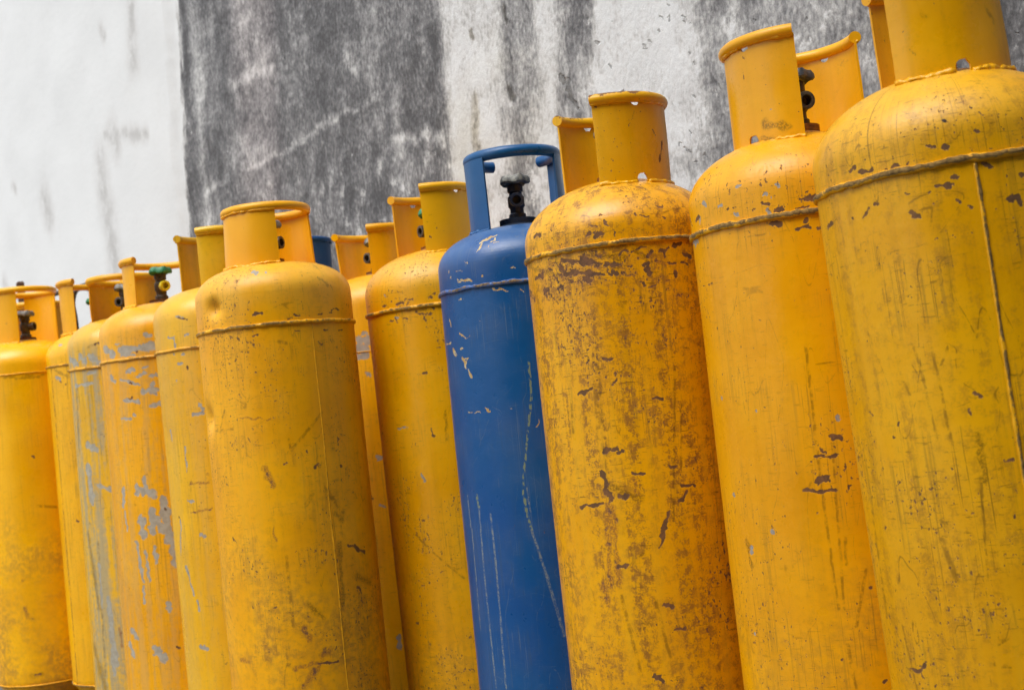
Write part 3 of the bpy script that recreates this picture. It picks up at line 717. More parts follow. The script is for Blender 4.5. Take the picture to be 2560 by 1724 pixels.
def cylinder(key, label, **k):
    c = dict(CYL[key])
    c.update(k)
    x, y, tx, hw = c['pos']
    zw = CAM_Z + hw
    c['zw'] = zw
    c['a'] = c.get('a', 0.098)
    c['n'] = c.get('n', 2.25)
    g56 = (1 - (0.1055 / R) ** c['n']) ** (1 / c['n'])
    zt = ZT + c.get('dzt', 0.0)
    c['z0'] = zt - c['a'] * g56
    c['ztop'] = c['z0'] + c['a']
    root = empty('gas_cylinder', label, 'gas cylinder', 'gas cylinders standing along the stained wall')
    phi = atan2(-x, y)
    root.matrix_world = Matrix.Translation((x - tx * zw, y, 0)) @ Matrix.Rotation(math.atan(tx), 4, 'Y') @ Matrix.Rotation(phi, 4, 'Z')
    mb, mc, mpl = c['mat']
    seed = c['seed']
    dents = c.get('dents', ())
    def deform(az, r, z):
        if r > 0.02:
            s_ = seed * 1.7
            r += 0.0005 * (sin(2 * az + s_ + z * 2.6) + sin(3 * az - s_ * 2 + z * 5.1) * 0.7 + sin(5 * az + s_ * 3 - z * 9.0) * 0.35) * (r / R)
            for (u, v, wd, dep) in dents:
                dd = hypot((az * R - u), (z - zw - v)) / wd
                r -= dep * math.exp(-dd * dd)
        return r, z
    prof = [(0.06, zw - LB - 0.075), (0.12, zw - LB - 0.065), (0.165, zw - LB - 0.035), (R, zw - LB)]
    nz = 60
    for i in range(1, nz + 1):
        prof.append((R, zw - LB + (c['z0'] - zw + LB) * i / nz))
    for i in range(1, 26):
        th = i / 25 * pi / 2
        q = sin(pi / 2 - th)
        q = max(q, 0.16)
        prof.append((R * q, dome_z(c, R * q)))
        if q <= 0.16:
            break
    prof.append((0.016, prof[-1][1] + 0.002))
    body = dense_lathe('body', prof, zw, deform, c.get('step', 0.0040), mb, root)
    if MARKS.get(key):
        bake_marks(body.data, parse(MARKS[key]), seed * 11, zw)
    # girth welds
    n = 260
    for q, nm in ((0, 'weld_bead'), (1, 'weld_bead')):
        zz = zw - q * LB
        pts = []
        for i in range(n):
            az = -pi + 2 * pi * i / n
            r_, _ = deform(az, R, zz)
            pts.append(az_pt(az, r_ + 0.0010, zz + 0.0012 * mnoise.noise(Vector((az * 5, seed, q * 3)))))
        bd = tube(pts, c.get('bead', 0.0045) * 1.15, 8, closed=True, noise_amp=0.40, noise_sc=95, seedv=(seed, q, 0), flat=0.8)
        link(nm, bd, c['bead_mat'], root)
    for az in c.get('seams', ()):
        pts = []
        for i in range(200):
            zz = zw - 0.006 - (LB - 0.012) * i / 199
            r_, _ = deform(az, R, zz)
            pts.append(az_pt(az + 0.006 * mnoise.noise(Vector((zz * 4, seed, 2))), r_ - 0.0004, zz))
        link('seam_weld', tube(pts, c.get('seam_r', 0.0026), 8, noise_amp=0.35, noise_sc=70, seedv=(seed, 4, 1), flat=0.9), c['seam_mat'], root)
    # foot ring
    fz = zw - LB - 0.035
    fr = lathe([(0.150, 0.0), (0.1535, 0.0), (0.1535, fz), (0.150, fz), (0.150, 0.0)], 72, R, zw)
    link('foot_ring', fr, mc, root)
    # threaded neck boss
    zn0 = dome_z(c, 0.03) - 0.004
    c['zn'] = zn0 + c.get('neck_h', 0.014)
    nr_ = c.get('neck_r', 0.034)
    pr = [(nr_ + 0.010, zn0 - 0.004), (nr_ + 0.007, zn0 + 0.003), (nr_ - 0.002, zn0 + 0.008)]
    zz = zn0 + 0.008
    k_ = 5
    dzz = (c['zn'] - zz) / k_
    for i in range(k_):
        pr += [(nr_, zz + dzz * (i + 0.15)), (nr_, zz + dzz * (i + 0.55)), (nr_ - 0.0022, zz + dzz * (i + 0.7)), (nr_ - 0.0022, zz + dzz * (i + 0.98))]
    pr += [(nr_ - 0.002, c['zn']), (0.017, c['zn']), (0.016, c['zn'] - 0.004)]
    nk = link('neck', lathe(pr, 56, R, zw), c.get('neck_mat', M['neck']), root)
    sharpen(nk, radians(30))
    # collar
    r_b, r_t = c.get('rb', 0.1055), c.get('rt', 0.108)
    zr = CAM_Z + c['rod_top'] - c.get('rod_r', 0.0105)
    rr = c.get('rod_r', 0.0105)
    for pi_, pl in enumerate(c['plates']):
        a0, a1 = radians(pl[0]), radians(pl[1])
        zb = dome_z(c, r_b) - 0.006
        ztp = zr - rr * 0.45
        holes = []
        w_ = abs(a1 - a0) * r_b
        if len(pl) > 2 and pl[2]:
            for hz in pl[2]:
                hu, which = hz
                holes.append((hu, 0.983 if which == 't' else (0.008 / (ztp - zb) + 0.02 if which == 'b' else 0.5), 0.0092 if which != 'b' else 0.0105))
        o = link('collar_plate', plate(c, a0, a1, zb, ztp, r_b, r_t - 0.001, c.get('th', 0.0036), holes, c.get('wob', 0.0012)), mpl if (mpl and pi_ == 0) else mc, root)
        if mpl and pi_ == 0:
            bake_marks(o.data, parse(PLATE_MARKS[key]), seed * 11 + 3, zw)
        sharpen(o)
        # weld along the foot of the plate, broken at the drain hole
        segs = [(0.0, 1.0)]
        hb = [h for h in holes if h[1] < 0.2]
        if hb:
            d_ = 0.0125 / w_
            segs = [(0.0, hb[0][0] - d_), (hb[0][0] + d_, 1.0)]
        for s0, s1 in segs:
            aa, ab = a0 + (a1 - a0) * s0, a0 + (a1 - a0) * s1
            nn = max(10, int(abs(ab - aa) * r_b / 0.0022))
            pts = [az_pt(aa + (ab - aa) * i / nn, r_b + 0.0028, dome_z(c, r_b + 0.0028) + 0.0002) for i in range(nn + 1)]
            link('foot_weld', tube(pts, 0.0048, 8, noise_amp=0.9, noise_sc=110, seedv=(seed, 8, pi_)), c.get('foot_mat', mc), o)
        th_ = [h for h in holes if h[1] > 0.9]
        if c.get('top_bead', True):
            segs = [(0.0, 1.0)]
            if th_:
                d_ = 0.0105 / w_
                segs = [(0.0, th_[0][0] - d_), (th_[0][0] + d_, 1.0)]
            for s0, s1 in segs:
                aa, ab = a0 + (a1 - a0) * s0, a0 + (a1 - a0) * s1
                nn = max(8, int(abs(ab - aa) * r_b / 0.0025))
                pts = [az_pt(aa + (ab - aa) * i / nn, r_t + 0.0022, zr - rr * 0.78) for i in range(nn + 1)]
                link('rim_weld', tube(pts, 0.0031, 6, noise_amp=0.9, noise_sc=90, seedv=(seed, 9, pi_)), mc, o)
    for a0, a1 in c['rods']:
        a0, a1 = radians(a0), radians(a1)
        nn = max(12, int(abs(a1 - a0) / 0.06))
        full = abs(a1 - a0) > 2 * pi - 0.02
        pts = arc(a0, a1, c.get('rr_c', r_t - 0.001), zr, nn)
        if full:
            pts = pts[:-1]
        o = link('carrying_ring' if full or abs(a1 - a0) > radians(200) else 'carrying_bar', tube(pts, rr, 18, closed=full, noise_amp=0.03, noise_sc=30), mc if c.get('rod_mat') is None else c['rod_mat'], root)
        sharpen(o, radians(50))
    if c.get('valve'):
        valve(c, root, **c['valve'])
    return root
# ------------------------------------------------------------------ wall and ground
WN = Vector((0.8083, 0.5887, 0))
WD = Vector((-0.5887, 0.8083, 0))
WALL_MARKS = """s6226,2290,6220,2150,35 s6220,2150,6186,1965,35 s6186,1965,6157,1765,35 s6119,2394,5610,2272,14 s6038,2376,5998,2318,29 s5635,2865,5683,2620,24 s6050,2886,6027,2846,12 s7761,2461,7717,2440,12 s8099,1943,8068,1929,15 s7183,2270,7143,2163,33 l5080,1898,4871,1904,13 l4634,1917,4351,1907,14 l4351,1907,4151,1920,13 l4151,1920,4022,1937,13 l4022,1937,3872,1943,13 l3872,1943,3731,1943,12 l3731,1943,3611,1940,12 l3799,2146,3734,2060,18 l4662,2269,4514,2261,20 l4514,2261,4346,2224,20 l3993,1930,3973,1953,24 l3973,1953,3928,1957,24 l3552,1788,3360,1770,17 l3360,1770,3254,1721,16 b3056,1997,3054,1966,8 b3071,1811,3085,1695,15 b3085,1695,3082,1647,15 b2896,1789,2889,1753,12 b2892,2017,2872,1966,7 d2638,1744,2646,1719,7 d2646,1719,2638,1696,7 d2638,1696,2618,1664,7 d2670,1763,2656,1744,9 d3058,1618,3075,1586,7 d2265,1804,2259,1798,3 d2241,1792,2235,1786,3 d2187,1766,2181,1760,3 d2188,1776,2182,1770,3 d2278,1773,2271,1767,3 d2168,1755,2162,1750,3 d2185,1693,2179,1687,3 d2170,1660,2164,1654,3 d2316,1760,2310,1754,3 d2336,1750,2329,1744,3 d2509,1810,2502,1804,4 d2236,1825,2230,1819,3 d2473,1740,2466,1734,4 d2182,1586,2176,1581,3 d2169,1444,2163,1439,3 d2158,1403,2152,1398,3 d2138,1404,2132,1399,3 d2217,1459,2211,1454,3 d2249,1490,2243,1485,3 d2201,1431,2195,1426,3 d2229,1469,2223,1464,3 d2432,1659,2425,1653,4 d2209,1506,2203,1500,3 d2314,1599,2308,1594,3"""

def wall_material():
    mt, t = mk('weathered limewash')
    b = NB(t)
    obj = b.coords().outputs['Object']
    xyz = b.sep(obj)
    s, z = xyz[0], xyz[2]
    P = obj
    P2 = b.map(P, scale=(1, 0, 1))
    wob = b.math('SUBTRACT', b.noise(b.map(P2, scale=(5, 1, 1.1)), 1.0, 5, 0.6), 0.5)
    wob2 = b.math('SUBTRACT', b.noise(b.map(P2, scale=(30, 1, 9)), 1.0, 4, 0.65), 0.5)
    fine = b.noise(P2, 75.0, 4, 0.65)
    # the stained bands lean a little
    dz = b.math('SUBTRACT', z, 2.0)
    sl_ = b.math('MULTIPLY_ADD', dz, 0.10, s)
    amp = b.ramp(s, 4.9, 5.25, 0.16, 0.20)
    sb = b.math('ADD', sl_, b.math('MULTIPLY', wob, amp))
    sb = b.math('ADD', sb, b.math('MULTIPLY', wob2, b.ramp(s, 5.0, 5.3, 0.09, 0.12)))
    cr = b.n('ShaderNodeValToRGB')
    cr.color_ramp.interpolation = 'LINEAR'
    stops = [(0.5, .30), (1.30, .16), (1.55, .34), (1.80, .38), (2.08, .48), (2.20, .86), (2.48, .88), (2.535, .30), (2.61, .30), (2.66, .82), (2.74, .74), (2.80, .36),
             (2.90, .40), (2.96, .80), (3.17, .84), (3.235, .24), (3.60, .22), (4.15, .20), (4.33, .27), (4.46, .38), (4.62, .38), (4.78, .20), (4.98, .24), (5.06, .48), (5.13, .26), (5.20, .06),
             (5.235, .22), (5.25, .90), (5.6, .93)]
    el = cr.color_ramp.elements
    el[0].position = 0
    el[0].color = (stops[0][1],) * 3 + (1,)
    el[1].position = 1
    el[1].color = (.93, .93, .93, 1)
    for p, v in stops[1:]:
        e = el.new(p / 8.0)
        e.color = (v, v, v, 1)
    b.put(cr.inputs[0], b.math('MULTIPLY', sb, 1 / 8.0))
    val = cr.outputs[0]
    left = b.ramp(sb, 5.20, 5.26)                         # the smooth newer plaster
    # mottling
    vs = b.noise(b.map(P2, scale=(11, 1, 2.8)), 1.0, 6, 0.62)
    m1 = b.noise(P2, 3.2, 8, 0.65)
    m2 = b.noise(b.map(P2, scale=(1, 1, 0.8)), 15.0, 7, 0.68)
    m3 = b.noise(b.map(P2, scale=(1.5, 1, 0.8)), 62.0, 4, 0.6)
    k = b.math('MULTIPLY_ADD', b.math('SUBTRACT', vs, 0.5), 0.55, b.math('MULTIPLY', b.math('SUBTRACT', m1, 0.5), 1.0))
    k = b.math('MULTIPLY_ADD', b.math('SUBTRACT', m2, 0.5), 1.0, k)
    k = b.math('MULTIPLY_ADD', b.math('SUBTRACT', m3, 0.5), 1.0, k)
    k = b.math('MULTIPLY', k, b.ramp(left, 0, 1, 1.0, 0.20))
    val = b.math('ADD', val, k)
    # lower part of the grey zones breaks up into flaking white
    fl = b.math('MULTIPLY', b.ramp(m2, 0.54, 0.66), b.math('MULTIPLY', b.ramp(z, 1.95, 1.5), b.ramp(s, 5.2, 4.9)))
    val = b.math('MULTIPLY_ADD', fl, 0.38, val)
    fk = b.math('MULTIPLY', b.ramp(b.noise(b.map(P2, scale=(1.2, 1, 0.55)), 48.0, 3, 0.6), 0.66, 0.71), b.ramp(m1, 0.38, 0.55))
    val = b.math('MULTIPLY_ADD', b.math('MULTIPLY', fk, b.ramp(left, 0, 1, 1, 0)), 0.42, val)
    wv = b.vm('SUBTRACT', b.noise(P2, 9.0, 5, 0.65, col=True), (0.5, 0.5, 0.5))
    p2 = b.vm('ADD', b.comb(s, z, 0), b.vm('MULTIPLY', wv, (0.10, 0.10, 0)))
    mk_ = parse(WALL_MARKS)
    wk = b.ramp(m2, 0.3, 0.6, 0.3, 1.0)
    for kind, amt, lo, hi in (('s', -0.34, 0.0, 5.5), ('l', 0.30, 0.0, 1.9), ('b', -0.45, 0.0, 2.2)):
        d = marks_dist(b, p2, mk_, kind)
        val = b.math('MULTIPLY_ADD', b.math('MULTIPLY', b.ramp(d, lo, hi, 1, 0), wk), amt, val)
    p3 = b.vm('ADD', b.comb(s, z, 0), b.vm('MULTIPLY', b.vm('SUBTRACT', b.noise(P2, 60.0, 2, 0.6, col=True), (0.5, 0.5, 0.5)), (0.03, 0.03, 0)))
    d = marks_dist(b, p3, mk_, 'd')
    pits = b.ramp(d, 0.6, 1.4, 1, 0)
    rp = b.math('MULTIPLY', b.ramp(b.noise(b.map(P2, scale=(1, 1, 0.7)), 40.0, 2, 0.5), 0.72, 0.75), b.ramp(s, 3.3, 2.4))
    pits = b.math('MAXIMUM', pits, rp)
    cr2 = b.n('ShaderNodeValToRGB')
    el = cr2.color_ramp.elements
    el[0].position, el[0].color = 0.02, (0.085, 0.085, 0.088, 1)
    el[1].position, el[1].color = 0.92, (0.69, 0.705, 0.705, 1)
    for p, c in ((0.22, (0.155, 0.155, 0.160, 1)), (0.42, (0.30, 0.30, 0.30, 1)), (0.62, (0.50, 0.50, 0.49, 1)), (0.76, (0.63, 0.635, 0.63, 1))):
        e = el.new(p)
        e.color = c
    b.put(cr2.inputs[0], val)
    col = cr2.outputs[0]
    tan_ = b.math('MULTIPLY', b.ramp(b.noise(P2, 2.1, 4, 0.6), 0.45, 0.7), b.math('MULTIPLY', b.ramp(s, 2.6, 3.0), b.ramp(s, 3.35, 3.15)))
    col = b.mix(b.math('MULTIPLY', tan_, 0.6), col, (0.80, 0.76, 0.66), 'MULTIPLY')
    pink = b.math('MULTIPLY', b.ramp(sb, 4.25, 4.40), b.ramp(sb, 4.80, 4.62))
    col = b.mix(b.math('MULTIPLY', pink, 0.8), col, (0.96, 0.90, 0.90), 'MULTIPLY')
    mb_ = marks_dist(b, p2, mk_, 'b')
    col = b.mix(b.math('MULTIPLY', b.ramp(mb_, 0.2, 1.8, 1, 0), 0.5), col, (0.80, 0.72, 0.55), 'MULTIPLY')
    col = b.mix(b.math('MULTIPLY', pits, 0.4), col, (0.08, 0.08, 0.07))
    h = b.math('MULTIPLY_ADD', m2, 0.5, b.math('MULTIPLY', m3, 0.35))
    h = b.math('MULTIPLY_ADD', pits, -0.6, h)
    lh = b.noise(b.map(P2, scale=(7, 1, 12)), 1.0, 5, 0.6)
    h2 = b.math('MULTIPLY_ADD', lh, 0.8, b.math('MULTIPLY', fine, 0.2))
    hh = b.mix(left, b.comb(h, h, h), b.comb(h2, h2, h2))
    nr = b.bump(hh, b.ramp(left, 0, 1, 0.75, 0.28), 0.010)
    b.bsdf(col, 0.85, 0.0, nr, spec=0.25)
    return mt

def build_wall():
    bm = bmesh.new()
    ss = [-6, -4, -2, -1, 0, 0.5] + [0.9 + 0.03 * i for i in range(290)]
    last = ss[-1]
    ss += [last + q for q in (0.3, 0.7, 1.2, 2, 3, 5)]
    zs = [0, 0.3, 0.6, 0.9] + [1.1 + 0.03 * i for i in range(92)] + [4.0, 4.3]
    rows = []
    for s in ss:
        row = []
        for z in zs:
            y = 0.010 * mnoise.noise(Vector((s * 0.9, z * 0.9, 3))) + 0.006 * mnoise.noise(Vector((s * 4, z * 3, 7)))
            edge = 5.208 + (2.768 - z) * 0.10 + 0.02 * mnoise.noise(Vector((z * 3.1, 5, 1))) + 0.012 * mnoise.noise(Vector((z * 11, 5, 1)))
            k = min(max((s - edge) / 0.03, 0), 1)
            y -= 0.022 * k * k * (3 - 2 * k)
            if s < 5.2:
                y += 0.004 * mnoise.noise(Vector((s * 14, z * 10, 2)))
            row.append(bm.verts.new((s, y, z)))
        rows.append(row)
    for i in range(len(rows) - 1):
        for j in range(len(zs) - 1):
            bm.faces.new((rows[i][j], rows[i][j + 1], rows[i + 1][j + 1], rows[i + 1][j]))
    # top and back so that it is a real wall 0.3 m thick
    t = 0.3
    bt = [bm.verts.new((s, t, zs[-1])) for s in ss]
    bb = [bm.verts.new((s, t, 0)) for s in ss]
    for i in range(len(ss) - 1):
        bm.faces.new((rows[i][-1], bt[i], bt[i + 1], rows[i + 1][-1]))
        bm.faces.new((bt[i], bb[i], bb[i + 1], bt[i + 1]))
    for i in (0, len(ss) - 1):
        bm.faces.new([rows[i][j] for j in range(len(zs))] + [bt[i], bb[i]])
    bmesh.ops.recalc_face_normals(bm, faces=bm.faces)
    o = link('plaster_wall', bm, wall_material())
    sharpen(o, radians(60))
    mw = Matrix((WD, WN, Vector((0, 0, 1)))).transposed().to_4x4()
    mw.translation = WN * 2.2
    o.matrix_world = mw
    o['label'] = 'tall plastered wall, white and dark grey in stained upright bands, behind all the cylinders'
    o['category'] = 'wall'
    return o

def build_ground():
    mt, t = mk('yard concrete')
    b = NB(t)
    P = b.coords().outputs['Object']
    n1 = b.noise(P, 1.3, 6, 0.62)
    n2 = b.noise(P, 28.0, 5, 0.65)
    col = b.mix(b.ramp(n1, 0.35, 0.66), (0.075, 0.070, 0.062), (0.13, 0.122, 0.108))
    col = b.mix(b.math('MULTIPLY', b.ramp(n2, 0.5, 0.68), 0.5), col, (0.12, 0.11, 0.09))
    b.bsdf(col, 0.9, 0, b.bump(n2, 0.5, 0.006))
    bm = bmesh.new()
    q = 60
    bmesh.ops.create_grid(bm, x_segments=20, y_segments=20, size=q)
    o = link('ground', bm, mt)
    o['kind'] = 'structure'

# ------------------------------------------------------------------ materials shared
M = {}
M['neck'] = simple('painted neck thread', (0.50, 0.20, 0.02), (0.25, 0.10, 0.03), 90, 0.55)
M['neck_rust'] = simple('rusty neck thread', (0.30, 0.12, 0.03), (0.17, 0.08, 0.04), 90, 0.65)
M['neck_blue'] = simple('blue grey neck thread', (0.022, 0.040, 0.085), (0.05, 0.06, 0.08), 90, 0.5)
M['valve_dark'] = simple('dull dark brass', (0.055, 0.045, 0.035), (0.12, 0.095, 0.065), 110, 0.48, 0.35)
M['valve_blue'] = simple('brass with blue overspray', (0.020, 0.030, 0.060), (0.075, 0.055, 0.038), 70, 0.5, 0.2)
M['wheel_grey'] = simple('grey worn hand wheel', (0.10, 0.105, 0.10), (0.26, 0.26, 0.23), 90, 0.5, 0.2)
M['wheel_green'] = simple('green hand wheel', (0.012, 0.16, 0.065), (0.04, 0.26, 0.12), 80, 0.45)
M['wheel_black'] = simple('dark grey hand wheel', (0.035, 0.040, 0.048), (0.10, 0.11, 0.12), 90, 0.42)
M['cap_yellow'] = simple('lemon yellow plastic cap', (0.72, 0.58, 0.01), (0.60, 0.46, 0.01), 60, 0.4, bump=0.1)
M['rubber'] = simple('black rubber', (0.018, 0.020, 0.024), (0.035, 0.036, 0.040), 60, 0.55, bump=0.1)
M['rust'] = simple('rusty steel', (0.10, 0.045, 0.022), (0.16, 0.10, 0.07), 70, 0.8)
M['bead_y'] = bead_mat('worn weld bead', YEL, 0.85, 1)
M['bead_y2'] = bead_mat('worn weld bead on orange coat', YEL, 0.62, 2)
M['bead_clean'] = bead_mat('painted weld bead', YEL, 0.15, 3)
M['bead_mid'] = bead_mat('thinly worn weld bead', (0.74, 0.36, 0.01), 0.5, 5)
M['bead_blue'] = bead_mat('blue weld bead rubbed through', (0.06, 0.14, 0.38), 0.70, 4)
M['seam'] = bead_mat('dark worn seam', (0.80, 0.40, 0.0), 0.72, 6)
M['seam_y'] = bead_mat('yellow seam', YEL, 0.40, 7)

BLUE = (0.004, 0.078, 0.250)
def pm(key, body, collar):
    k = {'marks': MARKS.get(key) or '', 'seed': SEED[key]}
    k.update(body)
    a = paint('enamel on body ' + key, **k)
    k2 = {'seed': SEED[key] + 3, 'rust': 0.12, 'speck': 0.15, 'grime': 0.25, 'scuff': 0.12, 'scratch': 0.10, 'dust': 0.15, 'rough': 0.30, 'lite': True}
    k2.update(collar)
    b_ = paint('enamel on collar ' + key, **k2)
    pl = None
    if key in PLATE_MARKS:
        k2['marks'] = PLATE_MARKS[key]
        pl = paint('enamel on front collar plate ' + key, **k2)
    return a, b_, pl
SEED = {k: i * 2 + 1 for i, k in enumerate(['A', 'B', 'C', 'D', 'E', 'F', 'G', 'H1', 'H2', 'H3', 'H4', 'I', 'BL', 'K'])}

def build_opposite():  # unseen building added behind the camera, sized to darken the enamel's reflections
    mt = simple('dark facade for reflections', (0.030, 0.026, 0.020), (0.060, 0.048, 0.036), 6, 0.9)
    bm = bmesh.new()
    for (x0, x1, y0, y1, z1) in ((-7.0, 11.0, -9.0, -4.8, 10.5), (4.6, 11.0, -4.798, 6.0, 8.5)):
        vs = [bm.verts.new((x, y, z)) for z in (0, z1) for x, y in ((x0, y0), (x1, y0), (x1, y1), (x0, y1))]
        for f in ((0, 3, 2, 1), (4, 5, 6, 7), (0, 1, 5, 4), (1, 2, 6, 5), (2, 3, 7, 6), (3, 0, 4, 7)):
            bm.faces.new([vs[i] for i in f])
    bmesh.ops.recalc_face_normals(bm, faces=bm.faces)
    o = link('unseen_dark_building', bm, mt, smooth=False)
    o['kind'] = 'structure'

build_ground()
build_wall()
build_opposite()

CYL = {
'A': dict(step=0.0026, pos=(.650, 1.857, -.034, .2405), n=2.0, a=.112, rb=.103, rt=.103, rod_top=.548, neck_h=.034, plates=[(-28, 95, [(.41, 'b'), (.41, 't')]), (-200, -133, [(.5, 't')])], rods=[(-28, 95), (-200, -131)],
          bead_mat=M['bead_y'], seams=(.033 / R,), seam_mat=M['seam'], seam_r=.0032, bead=.0046, valve=dict(face=radians(30), wheel=M['wheel_grey'])),
'B': dict(step=0.0025, pos=(.515, 2.219, -.001, .234), n=2.1, a=.105, coff=.016, rb=.112, rt=.112, rod_top=.553, plates=[(-90, 4, [(.51, 'b'), (.51, 't')]), (96, 200, [(.5, 't')])],
          rods=[(-92, 3), (97, 202)], bead_mat=M['bead_y'], bead=.0048, neck_h=.020, valve=dict(face=radians(30), wheel=M['wheel_black'])),
'C': dict(step=0.0025, pos=(.233, 2.516, .004, .2505), n=1.95, a=.112, rb=.1065, rt=.109, rod_top=.54, plates=[(-15, 98, [(.39, 'b'), (.39, 't')]), (-200, -112, [(.5, 't')])],
          rods=[(-16, 99), (-200, -111)], bead_mat=M['bead_y'], bead=.0045, valve=dict(face=radians(75), wheel=M['wheel_grey'])),
'D': dict(step=0.0026, pos=(.042, 2.853, .008, .230), n=2.3, a=.092, dzt=-.015, rb=.104, rt=.106, rr_c=.0965, rod_r=.0125, rod_top=.529, top_bead=False, plates=[(-132, -36), (59, 131)],
          rods=[(-152, 141)], bead_mat=M['bead_blue'], bead=.0042, neck_r=.041, neck_h=.020, neck_mat=M['neck_blue'], th=.005,
          valve=dict(face=radians(3), wheel=M['wheel_grey'], blue=True)),
'E': dict(step=0.0032, pos=(-.169, 3.292, -.005, .234), n=2.1, a=.108, rod_top=.541, plates=[(-11, 100, [(.46, 't')]), (-195, -116, [(.5, 't')])], rods=[(-11, 101), (-196, -114)],
          bead_mat=M['bead_y2'], bead=.0045, valve=dict(face=radians(-60), wheel=M['wheel_green'])),
'F': dict(step=0.003, pos=(-.564, 3.153, .005, .220), n=2.5, a=.092, rb=.1065, rt=.102, rr_c=.0985, rod_top=.517, plates=[(-98, 12), (92, 188)], rods=[(-180, 180)], bead_mat=M['bead_y2'], bead=.0042,
          seams=(.084 / R,), seam_mat=M['seam_y'], seam_r=.0018, dents=((-.160, .052, .021, .017), (-.240, -.20, .030, .014), (.10, -.45, .06, .003)), valve=dict(face=radians(60), wheel=M['wheel_grey'])),
'G': dict(pos=(-.360, 3.72, 0, .16), rb=.106, rt=.117, rod_top=.515, plates=[(-9, 95), (-190, -103)], rods=[(-10, 96), (-191, -101)],
          bead_mat=M['bead_clean'], bead=.001, neck_mat=M['neck_rust'], valve=dict(face=radians(-50), wheel=M['wheel_grey'])),
'H1': dict(pos=(-.773, 3.534, .003, .210), n=2.4, a=.097, rod_top=.531, plates=[(-28, 85), (-190, -102)], rods=[(-28, 86), (-191, -101)], bead_mat=M['bead_mid'], bead=.0036,
           valve=dict(face=radians(80), wheel=M['wheel_grey'])),
'H2': dict(step=0.0034, pos=(-1.017, 3.831, .014, .2155), n=2.4, a=.097, rt=.107, rod_top=.513, plates=[(-100, -42), (62, 112)], rods=[(-312, -41)], bead_mat=M['bead_mid'], bead=.0038,
           neck_r=.036, neck_mat=M['neck_rust'], valve=dict(face=radians(22), wheel=M['wheel_green'], cap=M['cap_yellow'])),
'H3': dict(pos=(-1.222, 4.156, .015, .2215), n=2.4, a=.097, rod_top=.511, plates=[(-178, -91, [(.45, 't')]), (14, 88)], rods=[(-180, 180)], bead_mat=M['bead_mid'], bead=.0038,
           neck_mat=M['neck_rust'], wob=.004, valve=dict(face=radians(-35), wheel=M['wheel_grey'])),
'H4': dict(pos=(-1.412, 4.49, .010, .2595), coff=-.010, rb=.113, rt=.117, rod_top=.551, plates=[(-100, -36), (62, 112)], rods=[(-306, -35)], bead_mat=M['bead_y'], bead=.0030,
           seams=(-.212 / R,), seam_mat=M['seam'], seam_r=.0018, neck_mat=M['neck_rust'], valve=dict(face=radians(150), wheel=M['wheel_green'])),
'I': dict(pos=(-1.742, 4.653, .003, .257), n=2.3, coff=.010, rb=.107, rt=.109, rod_top=.567, plates=[(-100, -12), (90, 178, [(.2, 't')])], rods=[(-180, 180)], bead_mat=M['bead_clean'], bead=.002,
          neck_mat=M['neck_rust'], valve=dict(face=radians(60), wheel=M['wheel_grey'])),
'BL': dict(pos=(-.640, 4.02, 0, .24), rb=.104, rt=.112, rod_top=.545, plates=[(-70, 96), (120, 200)], rods=[(-180, 180)], rod_r=.008, bead_mat=M['bead_blue'], bead=.004, neck_mat=M['neck_blue'],
           valve=dict(face=radians(90), wheel=M['wheel_grey'], blue=True)),
'K': dict(pos=(-1.825, 5.03, 0, .25), rod_top=.551, plates=[(8, 96), (-180, -100)], rods=[(-180, 180)], bead_mat=M['bead_mid'], bead=.003, valve=dict(face=0, wheel=M['wheel_grey'])),
}
for k in CYL:
    CYL[k]['seed'] = SEED[k]

def tint(a, g, o=0.0):
    return (YEL[0] * a, YEL[1] * g, YEL[2] + o)

